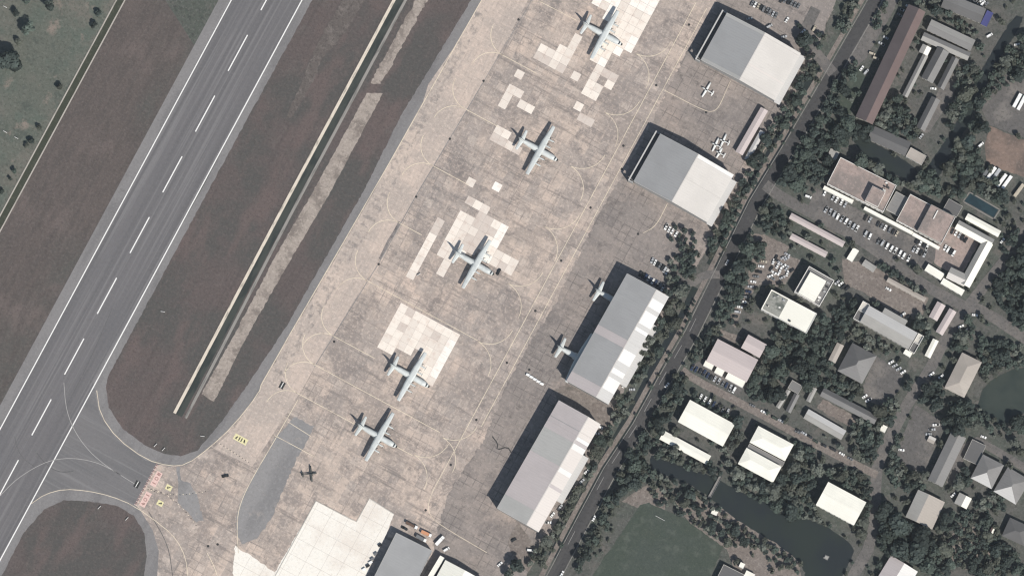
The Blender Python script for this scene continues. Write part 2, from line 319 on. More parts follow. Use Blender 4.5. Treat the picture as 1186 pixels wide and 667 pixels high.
# ------------------------------------------------------------------ mesh helpers
class MB:
    def __init__(s): s.v = []; s.f = []; s.m = []
    def add(s, vs, fs, mi=0, mx=None):
        o = len(s.v)
        s.v += [tuple(mx @ Vector(p)) if mx else tuple(p) for p in vs]
        s.f += [tuple(i + o for i in f) for f in fs]; s.m += [mi] * len(fs); return s
    def box(s, x0, x1, y0, y1, z0, z1, mi=0, mx=None):
        return s.add([(x0, y0, z0), (x1, y0, z0), (x1, y1, z0), (x0, y1, z0), (x0, y0, z1), (x1, y0, z1), (x1, y1, z1), (x0, y1, z1)],
                     [(3, 2, 1, 0), (4, 5, 6, 7), (0, 1, 5, 4), (1, 2, 6, 5), (2, 3, 7, 6), (3, 0, 4, 7)], mi, mx)
    def slab(s, q, t, mi=0):                # sloped plate, q = four top corners (counter-clockwise from above)
        return s.add(list(q) + [(p[0], p[1], p[2] - t) for p in q],
                     [(0, 1, 2, 3), (7, 6, 5, 4), (0, 4, 5, 1), (1, 5, 6, 2), (2, 6, 7, 3), (3, 7, 4, 0)], mi)
    def prism(s, poly, z0, z1, mi=0):
        n = len(poly)
        return s.add([(p[0], p[1], z0) for p in poly] + [(p[0], p[1], z1) for p in poly],
                     [tuple(range(n - 1, -1, -1)), tuple(range(n, 2 * n))] + [(i, (i + 1) % n, n + (i + 1) % n, n + i) for i in range(n)], mi)
    def loft(s, rings, mi=0, cap=True):
        n = len(rings[0]); o = []; fs = []
        for r in rings: o += list(r)
        for k in range(len(rings) - 1):
            for i in range(n):
                j = (i + 1) % n; fs.append((k * n + i, k * n + j, (k + 1) * n + j, (k + 1) * n + i))
        if cap: fs += [tuple(range(n - 1, -1, -1)), tuple((len(rings) - 1) * n + i for i in range(n))]
        return s.add(o, fs, mi)
    def tube(s, a, b, r0, r1=None, n=8, mi=0):
        a = Vector(a); b = Vector(b); r1 = r0 if r1 is None else r1
        q = (b - a).to_track_quat('Z', 'Y').to_matrix()
        R = lambda c, r: [tuple(c + q @ Vector((r * math.cos(t * 2 * math.pi / n), r * math.sin(t * 2 * math.pi / n), 0))) for t in range(n)]
        return s.loft([R(a, r0), R(b, r1)], mi)
    def mesh(s, name, mats, smooth=False):
        me = bpy.data.meshes.new(name); me.from_pydata(s.v, [], s.f)
        for m in (mats if isinstance(mats, (list, tuple)) else [mats]): me.materials.append(m)
        me.polygons.foreach_set('material_index', s.m)
        if smooth: me.polygons.foreach_set('use_smooth', [True] * len(s.f))
        me.update(); return me
    def build(s, name, mats, parent=None, loc=(0, 0, 0), rz=0.0, smooth=False):
        return link(name, s.mesh(name, mats, smooth), parent, loc, rz)
def link(name, me, parent=None, loc=(0, 0, 0), rz=0.0):
    o = bpy.data.objects.new(name, me); col.objects.link(o); o.location = loc; o.rotation_euler = (0, 0, rz)
    if parent: o.parent = parent
    return o
def tag(o, label=None, cat=None, group=None, kind=None):
    if label: o['label'] = label
    if cat: o['category'] = cat
    if group: o['group'] = group
    if kind: o['kind'] = kind
    return o
def thing(name, label, cat, loc=(0, 0, 0), rz=0.0, group=None):
    return tag(link(name, None, None, loc, rz), label, cat, group)
def copy_tree(o, parent=None):
    c = o.copy(); col.objects.link(c); c.parent = parent
    for ch in list(o.children): copy_tree(ch, c)
    return c
rng = random.Random(7)
def inside(p, poly):
    x, y = p; r = False; n = len(poly)
    for i in range(n):
        x0, y0 = poly[i]; x1, y1 = poly[(i + 1) % n]
        if (y0 > y) != (y1 > y) and x < (x1 - x0) * (y - y0) / (y1 - y0) + x0: r = not r
    return r
def chaikin(p, it=2, closed=True):
    for _ in range(it):
        q = []; n = len(p)
        rg = range(n) if closed else range(n - 1)
        if not closed: q.append(p[0])
        for i in rg:
            a, b = p[i], p[(i + 1) % n]
            q += [(a[0] * .75 + b[0] * .25, a[1] * .75 + b[1] * .25), (a[0] * .25 + b[0] * .75, a[1] * .25 + b[1] * .75)]
        if not closed: q.append(p[-1])
        p = q
    return p
def rough_edge(p, step=3.0, amp=1.0):
    q = []; n = len(p)
    for i in range(n):
        a, b = p[i], p[(i + 1) % n]; d = math.hypot(b[0] - a[0], b[1] - a[1]); k = max(1, int(d / step))
        for j in range(k):
            t = j / k; q.append((a[0] + (b[0] - a[0]) * t + rng.uniform(-amp, amp), a[1] + (b[1] - a[1]) * t + rng.uniform(-amp, amp)))
    return q
def sheet(name, poly, m, z, label, cat=None, smooth=0, rough=0, parent=None, kind='structure'):
    p = chaikin(poly, smooth) if smooth else poly
    if rough: p = rough_edge(p, 3.0, rough)
    v = [tuple(G(q, z)) for q in p]
    me = bpy.data.meshes.new(name)
    area = sum(v[i][0] * v[(i + 1) % len(v)][1] - v[(i + 1) % len(v)][0] * v[i][1] for i in range(len(v)))
    if area < 0: v.reverse()
    me.from_pydata(v, [], [tuple(range(len(v)))]); me.materials.append(m)
    o = link(name, me, parent)
    if parent is None: tag(o, label, cat, kind=kind)
    return o
def ribbon_mesh(name, pts, w, z, m, t=0.0):
    """flat strip (or kerb of height t) of width w metres along pixel points"""
    c = [G(p, z) for p in pts]; mb = MB(); L_, R_ = [], []
    for i, p in enumerate(c):
        d = (c[min(i + 1, len(c) - 1)] - c[max(i - 1, 0)]); d.z = 0; d.normalize(); n = Vector((-d.y, d.x, 0))
        L_.append(p + n * w / 2); R_.append(p - n * w / 2)
    for i in range(len(c) - 1):
        q = [tuple(L_[i]), tuple(R_[i]), tuple(R_[i + 1]), tuple(L_[i + 1])]
        if t: mb.slab([(a[0], a[1], z + t) for a in q], t)
        else: mb.add(q, [(0, 1, 2, 3)])
    return mb.mesh(name, m)
def ribbon(name, pts, w, z, m, parent=None, label=None, cat=None, t=0.0, kind='structure'):
    o = link(name, ribbon_mesh(name, pts, w, z, m, t), parent)
    if parent is None: tag(o, label, cat, kind=kind)
    return o

# ================================================================== THE SETTING
gm = MB(); gm.add([(-6000, -6000, 0), (6000, -6000, 0), (6000, 6000, 0), (-6000, 6000, 0)], [(0, 1, 2, 3)])
tag(gm.build('ground', M['soil']), 'dull grey-brown ground under the whole base settlement', None, kind='structure')
# --- airfield grass
sheet('meadow', [(-60, -40), (165, -40), (140, 0), (0, 258), (-60, 370)], M['meadow'], .02, 'green-grey rough meadow in the upper left corner')
sheet('grass_strip', [(165, -40), SN(60, 224), SN(-600, 224), (-300, 760), (-60, 370), (0, 258), (140, 0)], M['dry_grass'], .024, 'brown dry grass strip west of the runway')
infield = [(384, -40), (362, 0), (240, 223), (125, 436), (123, 449), (126, 472), (142, 496), (169, 516), (189, 525), (209, 528), (229, 521), (256, 489),
           (287, 445), (331, 379), (422, 220), (464, 135), (546, 0), (570, -40)]
ring = [(372, -40), (349, 0), (231, 224), (108, 442), (110, 455), (115, 479), (135, 509), (169, 533), (196, 540), (216, 538), (243, 518), (270, 493), (300, 455),
        (303, 443), (432, 222), (490, 118), (496, 98), (524, 58), (558, 0), (582, -40)]
lower = [(3, 665), (27, 617), (51, 590), (74, 579), (101, 580), (135, 585), (155, 597), (167, 617), (170, 644), (167, 667), (165, 720), (-30, 720)]
lring = [(-12, 667), (34, 585), (51, 572), (74, 565), (101, 567), (128, 573), (155, 584), (162, 590), (177, 614), (184, 638), (182, 667), (178, 720), (-40, 720)]
# --- runway with its shoulders and taxiway
sheet('runway_shoulder', [SN(190, 223), SN(190, 237), SN(-760, 237), SN(-760, 223)], M['shoulder'], .04, 'pale grey asphalt shoulder along the west runway edge')
runway = sheet('runway', [SN(190, 235), SN(190, 308.5), SN(-760, 308.5), SN(-760, 235)], M['runway'], .06, 'long streaked grey asphalt runway with white markings')
sheet('taxiway', [(104, 440), (150, 500), (220, 545), (182, 538), (157, 585), (162, 592), (100, 600), (20, 640), SN(-600, 300), SN(-330, 300)], M['taxiway'], .05,
      'dark asphalt taxiway joining runway and apron')
apron = sheet('apron', [(590, -40), (558, 0), (496, 98), (432, 222), (303, 443), (270, 493), (243, 518), (216, 538), (182, 538), (157, 585), (162, 590), (177, 614), (184, 638), (182, 667), (178, 720),
                (585, 720), (612, 660), (634, 622), (700, 505), (712, 470), (780, 345), (800, 318), (835, 265), (858, 222), (905, 140), (940, 70), (985, -40)], M['apron'], .055,
      'wide mottled tan concrete apron in front of the hangars')
sheet('turn_shoulder', ring, M['shoulder'], .075, 'grey asphalt shoulder ringing the infield grass')
sheet('infield', infield, M['dry_grass2'], .095, 'reddish brown infield grass between runway and apron', rough=.5)
sheet('taxiway_shoulder', lring, M['shoulder'], .075, 'grey curved shoulder at the lower left taxiway corner')
sheet('lower_infield', lower, M['dry_grass2'], .095, 'dark brown grass patch in the lower left corner', rough=.5)
# edge lines and centreline dashes are paint on the runway
for n_ in (236.0, 308.0): ribbon('edge_line', [SN(190, n_), SN(-760, n_)], .8, .1, M['white_paint'], runway)
dash = None
for k in range(-8, 2):
    a, b = 53 + 79.8 * k, 100.2 + 79.8 * k
    ribbon('centreline_dash', [SN(a, 271.7), SN(b, 271.7)], .85, .1, M['white_paint'], runway)
for pts, w in (([(74, 443), (76, 470), (82, 490), (92, 508), (105, 524), (120, 537), (138, 549), (156, 560)], .35),
               ([(0, 574), (16, 557), (38, 542), (60, 532), (85, 530), (108, 534), (125, 541), (140, 550)], .35)):
    ribbon('guide_line', chaikin(pts, 2, False), w, .1, M['grey_line'], runway)
for pts, w in (([(17, 505), (20, 520), (28, 532), (40, 540)], .4), ([(41, 522), (50, 534), (60, 543), (72, 547), (86, 545)], .6),
               ([(130, 357), (104, 418), (77, 470)], .35)):
    ribbon('skid_mark', chaikin(pts, 2, False), w, .09, M['rubber'], runway)
ribbon('edge_line', chaikin([(112, 452), (116, 480), (136, 508), (169, 532), (196, 539.5), (216, 538), (243, 518), (270, 493), (300, 455), (303, 443), (432, 222), (490, 120), (558, 0), (580, -38)], 1, False), .45, .12, M['pale_line'], apron)
ribbon('edge_line', chaikin([(36, 583), (52, 572), (74, 566), (101, 568), (128, 574), (155, 585), (190, 610), (205, 625), (215, 645), (218, 670)], 1, False), .4, .12, M['pale_line'], apron)
# --- drain along the west meadow
def canal(name, label, pts, w, m=None, z=.11):
    return ribbon(name, pts, w, z, m or M['water'], None, label)
d0, d1 = (162, -40), (-20, 297)
dr = [(158, -40), (140, 0), (0, 259), (-20, 296)]
ditch = canal('drain', 'straight dark drain with pale concrete rims across the upper left', dr, 4.6, mat('drain_weed', A(.045, .05, .036), [dict(s=.3, c=A(.08, .08, .06), lo=.5, hi=.7, a=.6)]), .03)
for o_ in (-4.3, 4.3): ribbon('rim', [(p[0] + o_ * NX, p[1] + o_ * NY) for p in dr], .95, .03, M['bankpale'], ditch, t=.3)
# --- infield canal
ca = [(483, -40), (463, 0), (330, 248), (207, 481)]
can = canal('infield_canal', 'dark water channel running down the infield grass', ca, 5.2, mat('channel_water', A(.05, .056, .05), [dict(s=(.2, .05), c=A(.03, .036, .034), lo=.45, hi=.6)], rough=.5))
ribbon('bank_wall', [(p[0] - 5.6 * NX, p[1] - 5.6 * NY) for p in ca], 2.2, .11, M['bank'], can, t=.35)
ribbon('bank_wall', [(p[0] + 6.2 * NX, p[1] + 6.2 * NY) for p in ca[:3]] + [(215, 484)], 2.0, .11, M['bankgrey'], can, t=.2)
sheet('service_track', [(425, 108), (443.7, 108), (383, 222), (330, 312), (283, 395), (248, 465), (233, 456), (270, 390), (320, 295), (362, 223)],
      M['worn_soil'], .11, 'bare tan strip beside the infield channel', rough=.6)
sheet('service_track', [(500, -30), (512, -30), (494, 2), (470, 45), (452, 80), (440, 98), (430, 96), (440, 75), (462, 35), (482, 0)],
      M['worn_soil'], .113, 'narrow worn tan strip beside the channel near the top', rough=1.2)
sheet('bare_patch', [(400, -5), (425, -5), (408, 25), (395, 45), (372, 70), (362, 95), (340, 135), (330, 140), (338, 120), (350, 95), (368, 50), (385, 22)], M['thin_grass'], .108, 'pale worn patch in the infield grass near the top', rough=1.3)
# --- apron zones
sheet('taxilane', [(590, -40), SN(20, 486), (558, 0), (497, 99), (432, 224), (305, 445), (272, 495), (245, 522), (300, 548), (345, 458), (484, 223), (560, 95), (617, -10), (634, -40)][0:1] + [(558, 0), (497, 99), (432, 224), (305, 445), (272, 495), (247, 519), (292, 540), (345, 458), (484, 223), (560, 95), (612, 0), (634, -40)],
      M['taxilane'], .065, 'warm tan concrete taxilane along the western apron edge')
sheet('hangar_apron', [SN(420, 731), SN(300, 729), SN(200, 732), SN(100, 728), SN(0, 733), SN(-100, 727), SN(-180, 735), SN(-260, 728), SN(-300, 738), (500, 640), (470, 700), (585, 720), (612, 660), (634, 622), (700, 505), (712, 470), (780, 345), (800, 318), (835, 265), (858, 222), (905, 140), (940, 70), (985, -40)],
      M['old_apron'], .0585, 'older darker concrete with black joints beside the hangars', rough=1.8)
sheet('stained_lane_edge', [(556, 8), (500, 100), (436, 224), (310, 440), (322, 448), (448, 232), (512, 106), (566, 14)], M['stained'], .07, 'row of dark stained slabs along the apron edge', rough=1.5)
sheet('asphalt_patch', [(341, 482), (363, 494), (356, 512), (344, 530), (333, 556), (324, 577), (314, 601), (297, 624), (280, 630), (274, 618), (274, 600), (279, 580), (288, 560), (300, 540), (318, 508)], M['patch'], .08,
      'grey asphalt patch laid into the lower apron', rough=1.0)
sheet('concrete_pad', [(366, 580), (403, 599), (413, 604), (428, 577), (456, 595), (450, 612), (418, 680), (395, 720), (285, 720)], M['pad'], .08, 'large bright bare concrete pad at the bottom edge', rough=.5)
sheet('pale_concrete', [(272, 632), (282, 638), (300, 650), (318, 662), (312, 690), (268, 690)], M['pad'], .081, 'small bright concrete corner at the bottom edge', rough=1)
sheet('dark_mark', [(204, 540), (209, 541), (209, 555), (220, 559), (228, 572), (232, 590), (236, 602), (228, 604), (216, 592), (205, 580), (207, 562)], M['patch'], .08, 'dark grey stain beside the hold markings', rough=.8)
pad_edge = [(318, 668), (366, 580), (404, 600), (413, 604), (428, 577), (456, 595)]
ribbon('pad_kerb', pad_edge, .6, .085, M['wall'], None, 'low pinkish kerb around the bright concrete pad', t=.25)
# new concrete slabs laid one by one
BR = [
 [(693, -30), (775, -30), (766, 0), (757, 22), (742, 50), (733, 60), (722, 62), (708, 68), (694, 82), (686, 72), (690, 60), (700, 35), (705, 12), (690, 9)],
 [(688, 76), (704, 85), (715, 88), (708, 98), (695, 92), (697, 108), (690, 114), (681, 106), (672, 115), (668, 110), (677, 92)],
 [(668, 38), (672, 50), (659, 83), (650, 89), (637, 77), (619, 68), (630, 52), (647, 61), (659, 47)],
 [(600, 101), (606, 106), (595, 117), (616, 124), (609, 132), (591, 122), (584, 130), (575, 124), (589, 104)],
 [(576, 148), (568, 157), (603, 181), (612, 173)],
 [(514, 254), (478, 327), (470, 321), (504, 257)],
 [(525, 250), (560, 250), (586, 262), (577, 285), (598, 305), (588, 322), (570, 307), (553, 292), (530, 300), (517, 320), (509, 313), (520, 295), (503, 302)],
 [(464, 353), (508, 371), (533, 392), (503, 445), (478, 442), (488, 410), (436, 406)],
 [(540, 222), (552, 226), (566, 238), (560, 246), (546, 238)]]
SINGLE = [(674, 124), (679, 137), (685, 141), (665, 90), (605, 83), (573, 219), (577, 261), (548, 216), (577, 219), (702, 100), (640, 60), (586, 306)]
PITCH = 9.75
sm = MB(); hh = (PITCH * S - .09) / 2; sm.box(-hh, hh, -hh, hh, 0, .05)
smesh = [sm.mesh('concrete_slab', M['slab%d' % i]) for i in range(4)]
cells = {}
for gi in range(-60, 60):
    for gj in range(0, 140):
        c = SN((gi + .5) * PITCH, (gj + .5) * PITCH)
        for bi, poly in enumerate(BR):
            if inside(c, poly): cells[(gi, gj)] = bi
for c in SINGLE:
    s_ = c[0] * UX + c[1] * UY; n_ = c[0] * NX + c[1] * NY
    cells.setdefault((math.floor(s_ / PITCH), math.floor(n_ / PITCH)), 4)
for (gi, gj), bi in sorted(cells.items()):
    c = SN((gi + .5) * PITCH, (gj + .5) * PITCH)
    if bi == 0: w = [4, 1, 0, 6]
    elif bi == 7: w = [5, 3, 1, 3]
    elif bi == 6: w = [3, 4, 4, 1]
    else: w = [3, 4, 3, 1]
    cr = random.Random(gj * 31 + bi * 7 + (gi // 5) * 13)
    k_ = cr.choices(range(4), w)[0] if rng.random() < .72 else rng.choices(range(4), w)[0]
    o = link('concrete_slab', smesh[k_], apron, G(c, .062 + .004 * (k_ % 3)), ROT)
# painted stand lines: straight lead-ins and the arcs that join the taxilanes
def arc(c, dn, ds, R, cw=1):
    """quarter arc in the (s,n) axes from a point heading -dn, turning to ds"""
    s0 = c[0] * UX + c[1] * UY; n0 = c[0] * NX + c[1] * NY; pts = []
    for k in range(9):
        t = k / 8 * math.pi / 2
        pts.append(SN(s0 + ds * R * (1 - math.cos(t)), n0 + dn * R * math.sin(t)))
    return pts
starts = [(582, 64), (538, 126), (501, 192), (425, 325), (386, 389), (364, 422), (344, 455), (462, 258)]
lens = [45, 46, 48, 145, 55, 165, 152, 30]
for p, ln in zip(starts, lens):
    ribbon('stand_line', [p, (p[0] + NX * ln, p[1] + NY * ln)], .42, .12, M['pale_line'], apron)
    for ds in (1, -1): ribbon('stand_line', arc(p, -1, ds, 26), .42, .12, M['pale_line'], apron)
for p in [(736, 62), (700, 130), (660, 192), (630, 262), (588, 328), (553, 395), (512, 506), (479, 526)]:
    for ds, R in ((1, 30), (-1, 30)): ribbon('stand_line', arc(p, 1, ds, R), .38, .12, M['pale_line'], apron)
for n_, w, s0, s1 in ((711, .4, 380, -235), (725, .38, 380, -170)):
    ribbon('taxi_line', [SN(s0, n_), SN(s1, n_)], w, .12, M['pale_line'], apron)
ribbon('taxi_line', chaikin([SN(-235, 711), SN(-275, 711), SN(-290, 722), SN(-293, 745), SN(-295, 800)], 3, False), .38, .12, M['pale_line'], apron)
ribbon('stand_line', [(625, 2), (668, 24)], .42, .12, M['pale_line'], apron)
ribbon('stand_line', chaikin([(846, 94), (834, 122), (828, 129), (818, 130), (768, 104)], 2, False), .35, .12, M['pale_line'], apron)
ribbon('stand_line', chaikin([(773, 236), (760, 262), (745, 270)], 2, False), .35, .12, M['pale_line'], apron)
ribbon('crack', chaikin([(570, 505), (577, 514), (575, 521), (588, 517), (592, 524)], 1, False), .8, .118, M['black_paint'], apron)
ribbon('expansion_joint', [(560, 95), (484, 223), (438, 306), (364, 425)], .5, .118, M['patch'], apron)
ribbon('expansion_joint', [(640, 60 - 100), (560, 95)], .35, .118, M['patch'], apron)
ribbon('dark_joint', [(463, 257), (456, 270), (450, 279), (440, 300)], 1.9, .117, M['oil'], apron)
dm = MB(); dm.prism([(math.cos(t * math.pi / 4) * .95, math.sin(t * math.pi / 4) * .95) for t in range(8)], 0, .06)
dme = dm.mesh('drain_cover', M['black_paint'])
for p in [(600.5, 23), (560, 94), (521, 161), (482, 228), (438.6, 306), (387, 395.5), (722, 169), (720, 196), (684, 240.6), (739, 271), (650, 302), (620, 360), (587, 420), (613, 428), (798, 29), (760, 99),
          (817.6, 130.5), (493, 590.5), (551.7, 486), (522, 538), (241, 632), (252, 630)]:
    link('drain_cover', dme, apron, G(p, .08), ROT)
# --- hold position paint
def marks(parent_name, ctr, sx, sy, paint, strokes, smat, rz=ROT, z=.1):
    """a painted board on the concrete with strokes (x0,y0,x1,y1,w) in its own metres"""
    o = link(parent_name, None, apron, G(ctr, z), rz)
    b = MB(); b.add([(-sx / 2, -sy / 2, 0), (sx / 2, -sy / 2, 0), (sx / 2, sy / 2, 0), (-sx / 2, sy / 2, 0)], [(0, 1, 2, 3)])
    b.build('paint_field', paint, o)
    t = MB()
    for (x0, y0, x1, y1, w) in strokes:
        d = Vector((x1 - x0, y1 - y0, 0)).normalized(); n = Vector((-d.y, d.x, 0)) * w / 2
        a, c = Vector((x0, y0, .02)), Vector((x1, y1, .02))
        t.add([a - n, c - n, c + n, a + n], [(0, 1, 2, 3)])
    if strokes: t.build('lettering', smat, o)
    return o
def ringstr(cx, cy, rx, ry, w, n=8):
    P = [(cx + rx * math.cos(i * 2 * math.pi / n), cy + ry * math.sin(i * 2 * math.pi / n)) for i in range(n + 1)]
    return [(P[i][0], P[i][1], P[i + 1][0], P[i + 1][1], w) for i in range(n)]
marks('hold_board', (168.5, 578), 4.6, 11.5, M['pink_paint'], [(-1.2, -4, 1.2, -3.2, .8), (0, -4.6, .9, -2.6, .5)] + ringstr(0, -.2, 1.2, 1.1, .55) + [(-1.4, 3.4, 1.4, 3.4, .8)], M['red_paint'])
marks('hold_board', (181, 554.5), 4.6, 11.5, M['pink_paint'], [(-1.4, -3.4, 1.4, -3.4, .8)] + ringstr(0, .4, 1.2, 1.1, .55) + [(-1.3, 3.4, 1.3, 3.4, .7), (-1.3, 4.6, 1.3, 4.6, .7), (0, 3.4, 0, 4.6, .6)], M['red_paint'])
marks('taxi_board', (195.5, 564.5), 4.6, 3.9, M['yellow_paint'], [(-.9, -.9, .9, .9, .7), (-.9, -.9, -.9, .7, .5)], M['black_paint'])
marks('taxi_board', (185.5, 582.5), 4.6, 3.9, M['yellow_paint'], [(-.9, -.9, .9, .9, .7), (.9, .9, .9, -.7, .5)], M['black_paint'])
marks('taxi_board', (278.7, 508.6), 10.6, 4.6, M['yellow_paint'], [(-3.8, -1, -2.6, 1, .75), (-3.8, -1, -2.6, -1, .6), (-1, -1.5, -1, 1.4, .75), (.8, -1.5, .8, 1.4, .75), (2.8, 1.2, 3.6, -1.2, .75), (2.8, -.9, 2.8, 1.2, .5)], M['black_paint'])
for c in ((158.7, 560.5), (326.7, 446)):
    marks('stop_marking', c, 3.6, 5.2, M['black_paint'], [(0, -2.3, 0, 2.3, .5)], M['white_paint'])
for k in range(26):                          # hatched hold bars
    p = (182 - k * 1.0, 538 + k * 1.85); marks('hold_bar', p, 2.0, .45, M['pink_paint'] if k % 2 else M['red_paint'], [], None)
for k in range(20):
    t = k / 19
    marks('guide_dash', (168 + 70 * t + 0, 565 + 12 * math.sin(t * 2.2) * (1 - t * .6)), .9, .5, M['black_paint'] if k % 2 else M['pale_line'], [], None)
    marks('guide_dash', (172 + 55 * t, 566 + 38 * t * t + 4 * t), .9, .5, M['black_paint'] if k % 2 else M['pale_line'], [], None)
    marks('guide_dash', (254 + 34 * t, 513 + 22 * t), .7, .45, M['black_paint'] if k % 2 else M['pale_line'], [], None)
ribbon('edge_line', chaikin([(276, 640), (274, 600), (281, 575), (297, 545), (312, 520), (345, 463)], 2, False), .45, .12, M['pale_line'], apron)
ribbon('stand_line', [(318, 504), (365, 529)], .4, .12, M['pale_line'], apron)
ribbon('stand_line', [(333, 488), (360, 505)], .4, .12, M['pale_line'], apron)
ribbon('guide_line', chaikin([(172, 592), (195, 630), (200, 667)], 2, False), .5, .117, M['rubber'], apron)
ribbon('guide_line', chaikin([(240, 640), (248, 655), (252, 668)], 2, False), .4, .12, M['pale_line'], apron)
# --- east side: canals, roads, lots
east = []
WATER = []; NOGO = []
def water(name, poly, label, m='water', z=.122):
    WATER.append(poly); NOGO.append(poly); return sheet(name, poly, M[m], z, label, smooth=1, rough=.7)
rc = [(955, 60), (942, 88), (904, 160), (841, 275), (818, 318)]
road_pts = [(1034, -40), (1010, 7), (965, 85), (920, 162), (875, 236), (834.5, 318), (801, 386), (768, 443), (740, 494), (706, 546), (677, 600), (645, 661), (622, 704)]
canal('roadside_canal', 'narrow dark canal beside the main road, middle stretch', [(955, 64), (942, 88), (904, 160), (841, 277), (824, 308)], 8.4, z=.03)
canal('roadside_canal', 'narrow dark canal beside the main road, southern stretch', [(808, 334), (790, 372), (765, 415), (740, 465), (695, 546), (670, 589), (641, 645)], 8.6, z=.03)
canal('roadside_canal', 'short dark canal piece beside the main road at the top', [(1000, -30), (990, 7), (981, 22)], 8.4, z=.03)
main_road = ribbon('main_road', road_pts, 8.6, .12, M['road'], None, 'long two-lane asphalt road beside the canal')
off = lambda pts, d: [(p[0] + d * NX, p[1] + d * NY) for p in pts]
for d, t0 in ((7.9, .14), (-7.9, .12)): ribbon('kerb', off(road_pts, d), 0.6, .05, M['kerb'], main_road, t=t0)
for k in range(24):
    a = k / 24; L0 = (1025 - 370 * a, -20 + 650 * a)
    # follow the road axis
    i = 0
    tot = 0; seg = []
    for j in range(len(road_pts) - 1):
        seg.append(math.hypot(road_pts[j + 1][0] - road_pts[j][0], road_pts[j + 1][1] - road_pts[j][1]))
    T = sum(seg); d = T * (k + .2) / 24; j = 0
    while d > seg[j]: d -= seg[j]; j += 1
    def at(dd):
        jj = j
        while dd > seg[jj] and jj < len(seg) - 1: dd -= seg[jj]; jj += 1
        f = dd / seg[jj]; p, q = road_pts[jj], road_pts[jj + 1]
        return (p[0] + (q[0] - p[0]) * f - 3.0 * NX, p[1] + (q[1] - p[1]) * f - 3.0 * NY)
    if k % 2 and k > 11 or k in (14, 16, 18): ribbon('lane_dash', [at(d), at(d + 17)], .36, .175, M['road_paint'], main_road)
ROADS = [(road_pts, 9)]
RZ = [.13]
def road(name, pts, w, label, m='lane', z=.052, sm=1):
    p = chaikin(pts, sm, False); ROADS.append((p, w / S / 2)); RZ[0] += .004; return ribbon(name, p, w, RZ[0], M[m], None, label)
road('north_lane', [(886, 214), (904, 228), (950, 252), (1000, 279), (1046, 314), (1080, 336), (1119, 356)], 8.0, 'grey lane passing the long terminal car park')
road('east_road', [(1230, 195), (1186, 275), (1119, 357), (1093, 395), (1075, 432), (1053, 463), (1030, 508), (1017, 535), (1014, 560), (1012, 625), (986, 670), (965, 710)], 8.2, 'winding grey road down the right side of the settlement')
road('corner_road', [(1119, 354), (1140, 360), (1186, 391), (1230, 420)], 8.0, 'grey side road leaving at the right edge')
road('south_lane', [(790, 428), (800, 437), (864, 470), (940, 512), (985, 535), (1016, 550)], 5.6, 'tan lane lined with cars between white roofed blocks', m='dirt')
road('bridge_lane', [(834, 318), (815, 318), (800, 330), (790, 320), (770, 312)], 6.0, 'short lane crossing the roadside canal', z=.07)
road('gate_lane', [(965, 85), (945, 62), (930, 40), (945, 10)], 8.0, 'short lane from main road to the hangar car park', z=.07)
road('park_lane', [(1100, 560), (1122, 505), (1160, 525), (1200, 550)], 6.0, 'lane in front of the lower right villas')
LZ = [.06]
def lot(name, poly, m, label, z=None):
    if name != 'garden': NOGO.append(poly)
    LZ[0] += .0035; return sheet(name, poly, M[m], LZ[0], label, rough=.6)
lot('car_park', [(945, 218), (1090, 292), (1074, 312), (1040, 300), (960, 255), (935, 240)], 'lot', 'asphalt car park under the terminal canopies', .045)
lot('courtyard', [(1086, 268), (1110, 262), (1135, 280), (1112, 322), (1082, 305)], 'deck', 'tan paved court inside the horseshoe building', .045)
lot('yard', [(872, 286), (905, 292), (928, 302), (908, 332), (880, 330), (862, 350), (852, 380), (842, 372), (865, 330)], 'dirt', 'dirt yard crowded with scrapped cars')
lot('yard', [(975, 300), (1006, 305), (1075, 345), (1066, 372), (1040, 365), (1000, 338), (978, 330)], 'dirt', 'open dirt yard above the long grey office')
lot('car_park', [(1014, 412), (1046, 432), (1040, 455), (1018, 470), (1002, 462), (1000, 446)], 'lot', 'tan asphalt yard beside the dark hipped roof')
lot('car_park', [(1060, 468), (1094, 490), (1070, 548), (1036, 540), (1042, 515)], 'lot', 'square asphalt car park inside the lower right trees')
lot('bare_field', [(1146, 146), (1186, 162), (1230, 180), (1230, 225), (1186, 205), (1156, 195), (1142, 186), (1140, 170)], 'redfield', 'bare reddish soil field at the right edge')
lot('bus_yard', [(1130, 112), (1166, 84), (1230, 110), (1230, 178), (1186, 160), (1146, 145)], 'lot', 'dark asphalt bus yard at the right edge')
lot('yard', [(800, 424), (816, 415), (866, 444), (855, 458)], 'lot', 'parking strip below the pink roofed office')
lot('yard', [(1106, 64), (1120, 80), (1092, 130), (1075, 155), (1062, 150), (1090, 100)], 'lane', 'grey paved court beyond the long brown roof')
lot('yard', [(1010, 0), (1045, -10), (1034, 14), (1004, 66), (990, 80), (975, 80), (992, 50)], 'lane', 'pale paved forecourt west of the brown roof')
lot('yard', [(812, 385), (826, 378), (858, 390), (850, 398), (830, 392), (818, 400)], 'dirt', 'tan forecourt by the main road')
lot('yard', [(868, 270), (885, 272), (915, 285), (905, 300), (876, 288)], 'dirt', 'tan earth beside the long pink roofs')
lot('yard', [(1085, 640), (1110, 610), (1140, 610), (1160, 640), (1120, 660)], 'dirt', 'tan clearing among the lower right trees')
lot('yard', [(720, 580), (750, 560), (775, 570), (770, 590), (740, 588)], 'dirt', 'tan clearing above the sports field')
lot('garden', [(775, 575), (790, 566), (840, 590), (875, 612), (925, 645), (928, 667), (905, 690), (850, 660), (842, 636), (800, 606)], 'dirt', 'brown garden plots between canal and sports field')
lot('yard', [(657, 444), (706, 470), (718, 474), (704, 510), (694, 489), (646, 462), (640, 452)], 'dirt', 'brown cluttered ground between the two long hangars'); 
